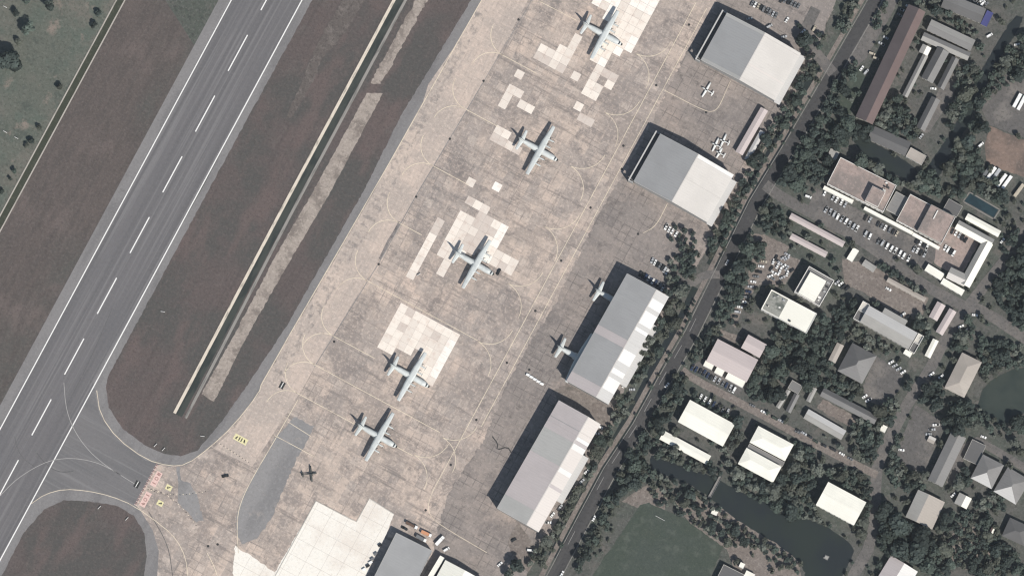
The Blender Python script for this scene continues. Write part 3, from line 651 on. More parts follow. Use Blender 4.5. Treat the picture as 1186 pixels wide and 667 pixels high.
lot('yard', [(592, 618), (600, 604), (612, 622), (626, 640), (612, 662), (596, 650), (588, 628)], 'dirt', 'small tan flower square below the long hangars')
for a_, b_, lb in (((-13.2), 3.4, 'tan grass verge between main road and canal'),): ribbon('verge', off(road_pts, a_), b_, .1, M['dirt'], None, lb)
sheet('sports_field', [(742, 584), (752, 582), (800, 604), (840, 630), (830, 650), (812, 690), (672, 690), (690, 660)], M['turf'], .115, 'dark green sports field at the bottom edge', rough=.8)
lawn1 = sheet('lawn', [(1003, 90), (995, 76), (960, 128), (985, 132)], M['turf'], .115, 'small green lawn west of the brown roof', rough=.6)
water('canal', [(752, 528), (765, 526), (800, 541), (833, 555), (850, 566), (885, 580), (920, 597), (950, 605), (985, 628), (990, 640), (975, 667), (960, 700), (915, 700), (935, 667), (925, 650), (905, 633), (880, 618), (850, 600), (825, 577), (790, 556), (755, 545)], 'wide dark canal widening towards the bottom edge')
water('canal', [(1175, 18), (1188, 20), (1160, 65), (1136, 110), (1118, 152), (1096, 188), (1082, 216), (1064, 226), (1066, 205), (1080, 185), (1104, 150), (1124, 105), (1150, 58)], 'dark canal curving behind the flat brown roofs')
water('canal', [(985, 158), (1003, 160), (1046, 184), (1066, 200), (1064, 216), (1040, 205), (1000, 180)], 'short dark canal arm above the flat brown roofs')
water('pond', [(1139, 446), (1168, 428), (1200, 424), (1200, 470), (1186, 478), (1168, 492), (1146, 489), (1130, 478)], 'green pond at the right edge', 'pond')
NOGO += [[(1122, 220), (1160, 243), (1152, 256), (1113, 234)], [(742, 578), (752, 574), (800, 598), (848, 630), (835, 655), (815, 690), (666, 690), (690, 655)], [(954, 462), (998, 487), (990, 497), (946, 473)]]
pool = sheet('pool', [(1124, 224), (1156, 243), (1151, 252), (1117, 233)], M['pool'], .12, 'dark blue-green swimming pool by the horseshoe building')
for a, b in (((1123, 222.6), (1158, 243)), ((1158, 243), (1151, 254)), ((1151, 254), (1115.5, 233.5)), ((1115.5, 233.5), (1123, 222.6))):
    ribbon('pool_edge', [a, b], .9, .12, M['kerb'], pool, t=.15)

# ================================================================== BUILDINGS
QUADS = []
winm = MB(); winm.box(-.7, .7, -.04, .04, -.65, .65); winme = winm.mesh('window', M['glass'])
doorm = MB(); doorm.box(-.6, .6, -.05, .05, 0, 2.1); doorme = doorm.mesh('door', M['dark_metal'])
def frame_of(quad, h):
    p = [G(q, h) for q in quad]; c = sum(p, Vector()) / 4; c.z = 0
    ex = (p[1] - p[0]) + (p[2] - p[3]); ey = (p[0] - p[3]) + (p[1] - p[2])
    return c, math.atan2(ex.y, ex.x), ex.length / 2, ey.length / 2
def openings(root, w, l, h, storeys=None):
    n = storeys or max(1, int(h / 3.4))
    for f in range(n):
        z = 1.5 + f * (h / n)
        if z + .9 > h: break
        k = max(2, min(14, int(w / 4)))
        for i in range(k):
            link('window', winme, root, (-w / 2 + (i + .5) * w / k, -l / 2 - .05, z))
        k = max(1, min(10, int(l / 5)))
        for i in range(k):
            link('window', winme, root, (w / 2 + .05, -l / 2 + (i + .5) * l / k, z), math.pi / 2)
    link('door', doorme, root, (w * .08, -l / 2 - .06, 0))
def gable(name, label, quad, h, rise, mL, mR, axis='y', ridge=.5, split=None, wall='wall', over=.5, cat='building', wins=True, group=None, cap=None):
    """pitched roof; axis y = ridge along the runway direction, x = across it. split: [(f0,f1,matL,matR)]"""
    QUADS.append(quad); c, rz, w, l = frame_of(quad, h)
    root = thing(name, label, cat, c, rz, group)
    if axis == 'x': w, l = l, w
    sw = (lambda p: p) if axis == 'y' else (lambda p: (-p[1], p[0], p[2]) )
    T = lambda x, y, z: sw((x, y, z))
    x0, x1 = -w / 2, w / 2; xr = x0 + w * ridge; o = over; y0, y1 = -l / 2, l / 2
    zb = .12
    sec = [(x0 + o, 0), (x1 - o, 0), (x1 - o, h - zb), (xr, h + rise - zb - .15), (x0 + o, h - zb)]
    mb = MB(); n = 5
    mb.add([T(x, y0 + o, z) for x, z in sec] + [T(x, y1 - o, z) for x, z in sec],
           [(0, 1, 2, 3, 4), (9, 8, 7, 6, 5)] + [(i, 5 + i, 5 + (i + 1) % 5, (i + 1) % 5) for i in range(5)])
    mb.build('wall', M[wall], root)
    for (f0, f1, a, b) in (split or [(0, 1, mL, mR)]):
        ya, yb = y0 + l * f0, y0 + l * f1
        ya += .02; yb -= .02
        p = MB().slab([T(x0, ya, h), T(xr, ya, h + rise), T(xr, yb, h + rise), T(x0, yb, h)], .12)
        p.build('roof_panel', M[a], root)
        p = MB().slab([T(xr, ya, h + rise), T(x1, ya, h), T(x1, yb, h), T(xr, yb, h + rise)], .12)
        p.build('roof_panel', M[b], root)
    if cap: 
        p = MB().slab([T(xr - .35, y0, h + rise - .02), T(xr + .35, y0, h + rise - .02), T(xr + .35, y1, h + rise - .02), T(xr - .35, y1, h + rise - .02)], -.1)
        p.build('ridge_cap', M[cap], root)
    if axis == 'x': w, l = l, w
    if wins: openings(root, w - 2 * o, l - 2 * o, h)
    return root
def flat(name, label, quad, h, deck, wall='wall_white', par=.8, pt=.35, cat='building', wins=True, edge=None, group=None):
    QUADS.append(quad); c, rz, w, l = frame_of(quad, h + par)
    root = thing(name, label, cat, c, rz, group)
    MB().box(-w / 2 + .02, w / 2 - .02, -l / 2 + .02, l / 2 - .02, 0, h - .1).build('wall', M[wall], root)
    MB().box(-w / 2 + pt, w / 2 - pt, -l / 2 + pt, l / 2 - pt, h - .1, h).build('roof_deck', M[deck], root)
    e = M[edge or wall]
    for x0, x1, y0, y1 in ((-w / 2, w / 2, l / 2 - pt, l / 2), (-w / 2, w / 2, -l / 2, -l / 2 + pt), (-w / 2, -w / 2 + pt, -l / 2 + pt, l / 2 - pt), (w / 2 - pt, w / 2, -l / 2 + pt, l / 2 - pt)):
        MB().box(x0, x1, y0, y1, h - .1, h + par).build('parapet', e, root)
    if wins: openings(root, w, l, h)
    root['w'] = w; root['l'] = l
    return root
def hip(name, label, quad, h, rise, m, wall='wall', over=.6, wins=True, group=None, ms=None, cat='building'):
    QUADS.append(quad); c, rz, w, l = frame_of(quad, h)
    root = thing(name, label, cat, c, rz, group); o = over
    MB().box(-w / 2 + o, w / 2 - o, -l / 2 + o, l / 2 - o, 0, h - .1).build('wall', M[wall], root)
    ms = ms or [m] * 4; X, Y, Z = w / 2, l / 2, h + rise
    if w >= l: r0, r1 = (-(w - l) / 2, 0, Z), ((w - l) / 2, 0, Z)
    else: r0, r1 = (0, -(l - w) / 2, Z), (0, (l - w) / 2, Z)
    A_, B_, C_, D_ = (-X, -Y, h), (X, -Y, h), (X, Y, h), (-X, Y, h)
    if w >= l: fs = [[A_, B_, r1, r0], [B_, C_, r1], [C_, D_, r0, r1], [D_, A_, r0]]
    else: fs = [[A_, B_, r0], [B_, C_, r1, r0], [C_, D_, r1], [D_, A_, r0, r1]]
    for f, mm in zip(fs, ms):
        n = len(f); b = MB()
        b.add(list(f) + [(p[0], p[1], p[2] - .12) for p in f], [tuple(range(n)), tuple(range(2 * n - 1, n - 1, -1))] + [(i, n + i, n + (i + 1) % n, (i + 1) % n) for i in range(n)])
        b.build('roof_slope', M[mm], root)
    if wins: openings(root, w - 2 * o, l - 2 * o, h)
    return root
def block(root, x0, x1, y0, y1, z0, z1, m, name='roof_block'):
    return MB().box(x0, x1, y0, y1, z0, z1).build(name, M[m], root)
def clutter(root, h, n, seed, x0, x1, y0, y1):
    r = random.Random(seed)
    for i in range(n):
        x, y, s = r.uniform(x0, x1), r.uniform(y0, y1), r.uniform(.5, 1.1)
        block(root, x - s, x + s, y - s * .7, y + s * .7, h, h + r.uniform(.7, 1.3), r.choice(['steel', 'wall_white', 'dark_metal']), 'rooftop_unit')

# --- hangars
def hangar(label, quad, h, rise, ridge, split, beam=0.0, doors=None, lean=None, gable_m='wall_metal', ev=True):
    """quad: N, E, S, W roof corners; local -x is the apron front"""
    QUADS.append(quad); c, rz, w, l = frame_of(quad, h)
    root = thing('hangar', label, 'hangar', c, rz, 'hangars along the apron')
    x0, x1 = -w / 2, w / 2; xr = x0 + w * ridge; y0, y1 = -l / 2, l / 2
    for ya, yb in ((y0 + .3, y0 + .6), (y1 - .6, y1 - .3)):          # gable walls
        b = MB(); sec = [(x0 + .5, 0), (x1 - .5, 0), (x1 - .5, h - .15), (xr, h + rise - .3), (x0 + .5, h - .15)]
        b.add([(x, ya, z) for x, z in sec] + [(x, yb, z) for x, z in sec], [(0, 1, 2, 3, 4), (9, 8, 7, 6, 5)] + [(i, 5 + i, 5 + (i + 1) % 5, (i + 1) % 5) for i in range(5)])
        b.build('gable_wall', M[gable_m], root)
    MB().box(x1 - .8, x1 - .5, y0 + .6, y1 - .6, 0, h - .15).build('rear_wall', M[gable_m], root)
    MB().box(x0 + .5, x0 + .9, y0 + .6, y1 - .6, h - 1.4, h - .15).build('door_header', M[gable_m], root)
    nd = doors[0]; shut = doors[1]; dl = (l - 1.6) / nd
    for i in range(nd):
        xx = x0 + .6 + .35 * (i % 2)
        if i in shut: MB().box(xx, xx + .3, y0 + .8 + i * dl, y0 + .8 + (i + 1) * dl, 0, h - 1.42).build('sliding_door', M['door_metal'], root)
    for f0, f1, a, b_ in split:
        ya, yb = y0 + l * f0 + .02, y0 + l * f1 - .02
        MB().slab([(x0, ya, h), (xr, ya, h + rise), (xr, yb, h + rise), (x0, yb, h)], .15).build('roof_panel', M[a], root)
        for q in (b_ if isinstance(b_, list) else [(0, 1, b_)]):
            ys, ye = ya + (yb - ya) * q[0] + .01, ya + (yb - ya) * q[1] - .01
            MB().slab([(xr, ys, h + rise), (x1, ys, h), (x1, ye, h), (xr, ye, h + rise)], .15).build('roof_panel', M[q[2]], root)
    MB().slab([(xr - .4, y0, h + rise + .05), (xr + .4, y0, h + rise + .05), (xr + .4, y1, h + rise + .05), (xr - .4, y1, h + rise + .05)], .1).build('ridge_cap', M['roof_pale'], root)
    for ya in (y0 - .12, y1 + .02):          # verge trims
        MB().slab([(x0, ya, h + .06), (xr, ya, h + rise + .06), (xr, ya + .1, h + rise + .06), (x0, ya + .1, h + .06)], .3).build('verge_trim', M['wall_white'], root)
        MB().slab([(xr, ya, h + rise + .06), (x1, ya, h + .06), (x1, ya + .1, h + .06), (xr, ya + .1, h + rise + .06)], .3).build('verge_trim', M['wall_white'], root)
    if beam:                                 # door track beam standing proud of the front on posts
        bw = MB().box(x0 - beam - .5, x0 - beam + .5, y0 - 1, y1 + 1, h * .66, h * .66 + 1.1); bw.build('door_track', M['roof_sheet'], root)
        for ya in (y0 - 1, y1 + .2):
            MB().box(x0 - beam - .48, x0 - .1, ya, ya + .8, 0, h * .66 - .01).build('door_pocket', M['wall_metal'], root)
        MB().slab([(x0 - beam + .5, y0, h * .5), (x0 - .02, y0, h * .5), (x0 - .02, y1, h * .5), (x0 - beam + .5, y1, h * .5)], .2).build('canopy', M['roof_dark'], root)
    if lean:
        f0, f1, wd, hh_ = lean
        MB().box(x1 - .4, x1 + wd - .3, y0 + l * f0, y0 + l * f1, 0, hh_ - .1).build('lean_to', M['wall'], root)
        MB().slab([(x1 - .4, y0 + l * f0 - .3, hh_ + .5), (x1 + wd, y0 + l * f0 - .3, hh_), (x1 + wd, y0 + l * f1 + .3, hh_), (x1 - .4, y0 + l * f1 + .3, hh_ + .5)], .12).build('lean_to_roof', M['roof_sheet'], root)
    return root
ALLD = lambda n: (n, set(range(n)))
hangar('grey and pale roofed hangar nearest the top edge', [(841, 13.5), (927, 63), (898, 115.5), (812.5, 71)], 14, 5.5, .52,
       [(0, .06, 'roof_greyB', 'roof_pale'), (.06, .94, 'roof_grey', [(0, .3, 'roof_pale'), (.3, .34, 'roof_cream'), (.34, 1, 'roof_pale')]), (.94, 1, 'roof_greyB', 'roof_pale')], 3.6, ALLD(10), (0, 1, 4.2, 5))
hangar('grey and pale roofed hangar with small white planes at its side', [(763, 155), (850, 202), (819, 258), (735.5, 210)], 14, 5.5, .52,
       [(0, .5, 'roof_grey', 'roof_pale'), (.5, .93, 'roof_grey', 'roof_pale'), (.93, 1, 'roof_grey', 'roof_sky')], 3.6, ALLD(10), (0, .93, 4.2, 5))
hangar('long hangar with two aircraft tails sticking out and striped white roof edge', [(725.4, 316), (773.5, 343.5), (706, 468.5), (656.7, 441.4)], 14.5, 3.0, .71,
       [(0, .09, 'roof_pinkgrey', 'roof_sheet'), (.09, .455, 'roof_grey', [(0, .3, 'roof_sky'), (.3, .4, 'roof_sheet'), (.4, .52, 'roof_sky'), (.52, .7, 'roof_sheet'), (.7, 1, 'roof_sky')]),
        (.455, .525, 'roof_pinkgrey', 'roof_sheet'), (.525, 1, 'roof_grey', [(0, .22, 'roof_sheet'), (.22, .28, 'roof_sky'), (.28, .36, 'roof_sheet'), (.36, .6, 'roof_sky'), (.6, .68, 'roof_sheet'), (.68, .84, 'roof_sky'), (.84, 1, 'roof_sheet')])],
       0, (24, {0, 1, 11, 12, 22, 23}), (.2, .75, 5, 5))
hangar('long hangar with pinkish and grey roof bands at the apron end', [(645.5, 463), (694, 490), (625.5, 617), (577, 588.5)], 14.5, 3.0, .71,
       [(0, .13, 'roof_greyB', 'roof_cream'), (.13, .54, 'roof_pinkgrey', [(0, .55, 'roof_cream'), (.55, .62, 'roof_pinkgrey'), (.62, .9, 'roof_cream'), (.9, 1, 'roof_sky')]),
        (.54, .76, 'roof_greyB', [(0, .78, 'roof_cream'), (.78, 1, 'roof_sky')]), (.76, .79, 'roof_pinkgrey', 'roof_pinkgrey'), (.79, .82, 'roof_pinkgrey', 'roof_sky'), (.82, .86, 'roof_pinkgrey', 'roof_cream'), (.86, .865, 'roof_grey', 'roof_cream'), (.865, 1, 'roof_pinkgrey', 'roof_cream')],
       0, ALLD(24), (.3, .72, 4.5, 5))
# bottom hangar: a grey and a white half with a sunk strip between
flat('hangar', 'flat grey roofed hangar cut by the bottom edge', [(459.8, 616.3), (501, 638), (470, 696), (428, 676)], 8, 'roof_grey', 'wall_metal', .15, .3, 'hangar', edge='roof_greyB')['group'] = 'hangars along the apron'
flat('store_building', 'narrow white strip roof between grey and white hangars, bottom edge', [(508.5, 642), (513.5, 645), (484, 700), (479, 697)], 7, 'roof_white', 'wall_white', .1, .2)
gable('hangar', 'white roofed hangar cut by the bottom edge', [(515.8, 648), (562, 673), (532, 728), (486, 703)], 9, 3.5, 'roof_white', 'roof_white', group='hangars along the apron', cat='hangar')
# --- settlement
gable('barrack', 'very long brown tiled roof beside the upper main road', [(1056, 8), (1075.5, 15), (1007, 144), (987, 132.5)], 8, 3.2, 'roof_brown_shaded', 'roof_brown', ridge=.6)
gable('shed', 'long pale shed between two hangars, western of a pair', [(880.6, 123.7), (888.5, 128), (861, 181), (852.5, 176)], 4.5, .8, 'roof_pink', 'roof_pink')
gable('shed', 'long pale shed between two hangars, eastern narrower one', [(880.5, 150.5), (886, 153.5), (867.5, 187), (862, 184)], 4, .6, 'roof_sheet', 'roof_sheet', over=.3)
gable('house', 'small white roof at the head of grey strip roofs', [(1069, 51), (1079, 56), (1074, 65), (1064, 60)], 5, .8, 'roof_light', 'roof_white', over=.3)
gable('barrack', 'pale narrow strip roof beside the brown roofed barrack', [(1070, 63), (1076, 66), (1050, 113), (1044, 110)], 4, .6, 'roof_mid', 'roof_light', over=.3)
gable('barrack', 'dark grey long roof in the upper right court, first', [(1086, 54), (1099, 61), (1080.5, 97), (1067, 90)], 6, 2.2, 'roof_dark', 'roof_mid')
gable('barrack', 'dark grey long roof in the upper right court, second', [(1104, 66), (1112, 70), (1092, 104), (1084, 100)], 5, 1.6, 'roof_dark', 'roof_mid')
gable('barrack', 'dark grey long roof lying below the upper right court', [(1080, 112), (1090, 117), (1070, 152), (1060, 147)], 5, 1.6, 'roof_dark', 'roof_mid')
gable('barrack', 'broad grey roof lying across the upper right court', [(1080, 22), (1130, 48), (1124, 58), (1072, 36)], 6, 1.8, 'roof_mid', 'roof_light', axis='x')
gable('barrack', 'second broad grey roof below the first, upper right', [(1071, 38), (1126, 62), (1119, 70), (1066, 46)], 5, 1.4, 'roof_light', 'roof_mid', axis='x')
gable('barrack', 'dark grey roof touching the top edge next to blue awning', [(1098, -6), (1144, 10), (1134, 28), (1088, 6)], 6, 1.8, 'roof_dark', 'roof_mid', axis='x')
flat('awning', 'deep blue awning roof in the upper right', [(1144, 12), (1151, 16), (1142.5, 31), (1135, 28)], 3.4, 'roof_blue', 'steel', .1, .15, 'awning', False, 'roof_blue')
gable('barrack', 'dark grey roof above the canal arm', [(1012, 146), (1056, 165), (1048, 181), (1004, 161)], 5.5, 1.5, 'roof_dark', 'roof_dark', axis='x')
flat('house', 'beige flat roof at the canal bend', [(1056, 171), (1073.5, 181.5), (1067, 190.5), (1048, 181)], 6, 'roof_beige', 'wall', .3, .25)
T1 = flat('terminal', 'flat brown roofed block with raised inner storey', [(974, 181.6), (1038, 215.4), (1023.5, 245), (957.5, 213.5)], 9, 'deck', 'wall_white', .7, .35)
w, l = T1['w'], T1['l']
rb = block(T1, w * .16, w * .39, -l * .46, l * .1, 9, 14.4, 'wall_white', 'upper_storey'); block(T1, w * .165, w * .385, -l * .45, l * .09, 14.4, 14.6, 'deck', 'upper_roof')
block(T1, w * .33, w * .385, -l * .05, l * .2, 9, 10.4, 'wall', 'stair_head')
clutter(T1, 9, 5, 3, w * .3, w * .46, l * .12, l * .42)
T2 = flat('terminal', 'flat brown roofed block with stepped roof near horseshoe building', [(1055, 225.5), (1105.6, 251.5), (1091, 283.5), (1037.5, 254.5)], 8, 'deck', 'wall_white', .7, .35)
w, l = T2['w'], T2['l']
block(T2, w * -.04, w * .5, -l * .5, l * .5, 8.01, 12.4, 'wall', 'upper_storey'); block(T2, w * -.035, w * .495, -l * .49, l * .49, 12.4, 12.55, 'deck', 'upper_roof')
block(T2, w * .12, w * .14, l * .1, l * .42, 12.55, 13.4, 'wall_white', 'roof_wall'); block(T2, w * .49, w * .5, -l * .49, l * .49, 12.55, 13.2, 'wall_white', 'parapet')
flat('link_block', 'low dark roof linking the two flat brown blocks', [(1037, 221), (1051, 229), (1040, 250), (1027, 243)], 5, 'roof_mid', 'wall', .3, .25, wins=False)
for lb, q in (('long thin white canopy below the western flat brown block', [(955, 215), (989, 232), (987, 236), (953, 219)]),
              ('long thin white canopy in front of the brown block gap', [(1002, 239), (1058, 268.5), (1056.5, 272), (1000, 242.5)]),
              ('short white canopy below the eastern flat brown block', [(1058, 269), (1089, 286), (1087, 289.5), (1056.5, 272.5)])):
    flat('canopy', lb, q, 3.6, 'roof_white', 'wall_white', .12, .2, 'canopy', False)
# horseshoe building in three wings
gable('horseshoe_wing', 'upper grey and white wing of the horseshoe building', [(1111, 255), (1152, 277.5), (1146.5, 287.5), (1105.5, 265)], 7, 1.8, 'roof_white', 'roof_light', axis='x', ridge=.55)
gable('horseshoe_wing', 'right white roofed wing of the horseshoe building', [(1141, 279), (1153, 285), (1120, 332), (1109, 325.5)], 7.01, 1.8, 'roof_light', 'roof_white', ridge=.45)
gable('horseshoe_wing', 'lower pale wing of the horseshoe building', [(1101, 309), (1122, 319), (1117, 332), (1096, 322)], 7, 1.6, 'roof_pale', 'roof_light', axis='x', ridge=.5)
gable('shed', 'long white roofed shed beside the swimming pool', [(1121, 247), (1159.5, 267.5), (1156, 275), (1117.5, 254)], 4.5, .8, 'roof_white', 'roof_white', axis='x', over=.3)
flat('shed', 'bright white strip roof at foot of horseshoe building', [(1093, 322), (1117.5, 336), (1114, 342.5), (1089, 328)], 3.6, 'roof_white', 'wall_white', .1, .2)
flat('shed', 'white roof patch left of the horseshoe foot', [(1075, 305.5), (1094, 317), (1090, 325), (1071, 313)], 4, 'roof_white', 'wall_white', .1, .2)
flat('pavilion', 'dark grey roof between brown block and pool', [(1099, 230), (1115, 239), (1108, 252), (1092, 243)], 5, 'roof_dark', 'wall', .2, .2)
gable('row_house', 'long faded pink roof by the north lane, upper of two', [(917, 246.5), (979, 280), (976, 286.5), (913.5, 253)], 4, .9, 'roof_pink', 'roof_pink', axis='x', over=.3)
gable('row_house', 'long faded pink roof by the north lane, lower of two', [(917.5, 270), (959, 292), (956, 298.5), (914, 276.5)], 4, .9, 'roof_pink', 'roof_pink', axis='x', over=.3)
W1 = flat('office_block', 'square block with bright white penthouse roof', [(936.7, 308), (966, 324.5), (949.5, 355), (920.5, 338)], 9, 'roof_mid', 'wall_white', .9, .4)
w, l = W1['w'], W1['l']
block(W1, -w * .36, w * .27, -l * .47, l * .34, 9, 11.4, 'wall_white', 'penthouse'); block(W1, -w * .365, w * .275, -l * .475, l * .345, 11.4, 11.55, 'roof_white', 'penthouse_roof')
clutter(W1, 9, 8, 5, w * .32, w * .44, -l * .42, l * .4)
W2 = flat('office_block', 'white flat roof with stained weedy western part', [(894, 336), (946.5, 362.5), (934, 386.5), (881, 357)], 10, 'roof_white', 'wall_white', .5, .35)
w, l = W2['w'], W2['l']
block(W2, -w * .48, -w * .12, -l * .45, l * .45, 10, 10.08, 'deck_stain', 'stained_deck'); clutter(W2, 10, 7, 8, -w * .45, w * .1, -l * .42, l * .4)
B6 = gable('long_office', 'long grey pitched office with walled terraces at both ends', [(1006.6, 353.6), (1062, 385), (1053, 405), (996, 373)], 10, 2.2, 'roof_light', 'roof_sheet', axis='x', over=.3)
for q, lb in (([(999.5, 348), (1007, 353), (996, 373), (988.5, 368.5)], 'left'), ([(1063, 385), (1069, 389), (1060, 410), (1053.5, 406)], 'right')):
    c, rz, w, l = frame_of(q, 9); inv = Matrix.Rotation(-B6.rotation_euler.z, 3, 'Z'); p = inv @ (c - B6.location)
    MB().box(p.x - w / 2, p.x + w / 2, p.y - l / 2, p.y + l / 2, 0, 8).build('terrace', M['wall'], B6)
    for a, b, cc, d in ((-w / 2, w / 2, l / 2 - .3, l / 2), (-w / 2, w / 2, -l / 2, -l / 2 + .3), (-w / 2, w / 2, -.15, .15), (-w / 2, -w / 2 + .3, -l / 2 + .31, -.16), (w / 2 - .3, w / 2, -l / 2 + .31, -.16), (-w / 2, -w / 2 + .3, .16, l / 2 - .31), (w / 2 - .3, w / 2, .16, l / 2 - .31)):
        MB().box(p.x + a, p.x + b, p.y + cc, p.y + d, 8, 9.4).build('terrace_wall', M['wall_white'], B6)
    MB().box(p.x - w / 2 + .31, p.x + w / 2 - .31, p.y - l / 2 + .31, p.y - .16, 8, 8.05).build('terrace_floor', M['roof_dark'], B6)
c, rz, w, l = frame_of([(1025, 356.5), (1051, 371), (1048, 378), (1021, 363)], 9.5); p = Matrix.Rotation(-B6.rotation_euler.z, 3, 'Z') @ (c - B6.location)
block(B6, p.x - w / 2, p.x + w / 2, p.y - l / 2, p.y + l / 2, 0, 9.6, 'roof_light', 'porch_block')
flat('shed', 'small white roof below the long grey office', [(1049, 404), (1057, 409), (1054, 414), (1046, 409)], 4, 'roof_white', 'wall_white', .1, .2)
gable('shed', 'small faded pink roof by the road junction, shorter one', [(1086, 349), (1095.5, 354), (1085, 372), (1075.5, 366.5)], 4.5, 1, 'roof_pink', 'roof_pink', over=.3)
gable('shed', 'small faded pink roof by the road junction, longer one', [(1099.5, 356.5), (1107.5, 361), (1092, 389), (1084, 384)], 4.5, 1, 'roof_pink', 'roof_pink', over=.3)
gable('shed', 'small white roof south of the two pink roofs', [(1081, 392), (1087.6, 395), (1077, 415), (1070.5, 411.5)], 4, .6, 'roof_white', 'roof_white', over=.3)
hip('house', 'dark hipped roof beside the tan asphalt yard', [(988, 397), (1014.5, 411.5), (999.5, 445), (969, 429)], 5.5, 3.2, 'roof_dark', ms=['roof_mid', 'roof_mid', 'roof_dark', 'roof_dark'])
gable('shed', 'small beige roof left of the dark hipped roof', [(969, 396), (977, 400), (968, 421), (960, 417)], 4, .6, 'roof_beige', 'roof_beige', over=.3)
gable('row_house', 'long dark grey roof above the brown courtyard', [(955, 449), (1018, 482), (1012, 491), (949, 458)], 5, 1.2, 'roof_mid', 'roof_dark', axis='x')
sheet('courtyard', [(954, 462), (998, 487), (990, 497), (946, 473)], M['dirt'], .118, 'bare tan courtyard between two long grey roofs', rough=1)
gable('row_house', 'long light grey roof below the brown courtyard', [(936, 473.5), (980, 498), (974.5, 510), (931, 484)], 4.5, 1.0, 'roof_light', 'roof_sheet', axis='x')
gable('shed', 'narrow upright grey roof, left of three by the lane', [(911, 450), (915.5, 452.5), (903, 474), (899, 471)], 4, .5, 'roof_light', 'roof_light', over=.2)
gable('shed', 'narrow dark roof, middle of three by the lane', [(921, 455), (927, 458), (915, 478), (909, 475)], 4, .7, 'roof_dark', 'roof_mid', over=.2)
gable('shed', 'narrow pale roof, right of three by the lane', [(942, 448), (947, 450.5), (938, 466), (933, 463.5)], 4, .5, 'roof_light', 'roof_light', over=.2)
flat('shed', 'small square brown roof above narrow upright roofs', [(918, 440), (930, 447), (924, 456), (912, 449)], 4.5, 'roof_mid', 'wall', .3, .2)
gable('office', 'faded pink roofed office with white porches beside the main road', [(831, 392.5), (878, 416), (865, 443), (818, 418)], 9, 1.6, 'roof_pink', 'roof_pink', axis='x')
gable('office', 'small faded pink roof joined to the larger pink office', [(867, 388), (888.5, 398.5), (879.5, 415), (858, 402)], 8, 1.2, 'roof_pink', 'roof_pink', axis='x')
for i, q in enumerate([[(818, 417), (828, 422), (824, 428), (814, 423)], [(831, 424), (840, 428.5), (836, 436), (827, 431)], [(844, 430), (864, 441), (860, 449), (840, 438)]]):
    flat('porch', ['left small white porch roof of the pink office', 'middle small white porch roof of the pink office', 'right large white porch roof of the pink office'][i], q, 4, 'roof_white', 'wall_white', .1, .2, 'porch', False)
gable('apartment_block', 'bright white roof above the narrow white strip', [(798.7, 463), (851, 490.5), (837.5, 517.5), (785.5, 488)], 7, 1.4, 'roof_white', 'roof_white', axis='x', wall='wall_white')
gable('shed', 'narrow bright white strip roof along the canal bank', [(769.8, 498.7), (823.5, 527.5), (818.5, 538), (763, 508)], 4, .7, 'roof_white', 'roof_white', axis='x', over=.3, wall='wall_white')
hip('apartment_block', 'bright white hipped roof, upper of a close pair', [(878, 493), (919.5, 514.5), (909, 534), (868.5, 512)], 9, 1.5, 'roof_white', wall='wall_white')
hip('apartment_block', 'bright white hipped roof, lower of a close pair', [(864.7, 518.5), (905.5, 540), (895, 559), (854.5, 536.5)], 9, 1.5, 'roof_white', wall='wall_white')
flat('link_block', 'narrow dark stair link between paired white roofs', [(868, 513.5), (909, 535), (906, 540), (865.5, 518)], 6, 'roof_mid', 'wall', .2, .2, wins=False)
gable('apartment_block', 'bright white square roof by the winding road', [(959.4, 557.5), (1003.5, 581.5), (989, 608), (944.7, 584.5)], 12, 1.0, 'roof_white', 'roof_white', axis='x', wall='wall_white')
gable('house', 'brown-grey roof with paler centre among large trees', [(1066, 568), (1096, 582), (1078, 612), (1046, 597)], 5.5, 1.8, 'roof_light', 'roof_beige', ridge=.4)
gable('barrack', 'long grey roof beside the tree-lined car park', [(1103.5, 500.5), (1120.5, 507), (1090, 564), (1073, 554)], 6.5, 2, 'roof_mid', 'roof_mid')
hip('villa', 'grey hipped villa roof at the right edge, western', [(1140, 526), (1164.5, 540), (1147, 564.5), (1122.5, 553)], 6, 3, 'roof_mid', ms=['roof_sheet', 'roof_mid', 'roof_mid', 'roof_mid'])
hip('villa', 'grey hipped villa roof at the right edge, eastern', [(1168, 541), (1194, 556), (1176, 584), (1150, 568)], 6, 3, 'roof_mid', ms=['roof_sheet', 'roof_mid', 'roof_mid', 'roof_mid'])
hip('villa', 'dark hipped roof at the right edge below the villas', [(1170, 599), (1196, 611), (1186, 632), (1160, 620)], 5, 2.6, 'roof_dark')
flat('barrack', 'added dark flat roof for the shadow between grey barrack and villas', [(1127, 509), (1143, 516), (1131, 538), (1115, 530)], 4, 'roof_dark', 'wall', .2, .2)  # added block, its dark roof stands in for a large building's shadow
gable('house', 'small half white roof near the villas', [(1112, 570), (1126, 577.5), (1119, 589), (1104.5, 582)], 4.5, .7, 'roof_light', 'roof_white', ridge=.55, over=.3)
gable('house', 'grey and pale pink roof cut by the bottom edge', [(1031, 642), (1062, 661), (1047, 690), (1016, 671)], 6, 1.8, 'roof_pinkgrey', 'roof_sky')
hip('assembly_hall', 'large rounded beige roof beside the pond', [(1114, 408), (1137, 419), (1117, 461), (1094, 449)], 7, 2.2, 'roof_beige')
flat('house', 'dark roofed house cut by the bottom edge beside the field', [(838, 653), (862, 665), (850, 690), (826, 678)], 5, 'roof_dark', 'wall', .4, .25)
flat('shed', 'tiny white roof beside the bottom dark house', [(858, 650.5), (863.5, 653), (860.5, 658), (855.5, 655.5)], 5.8, 'roof_white', 'wall_white', .1, .15, wins=False)
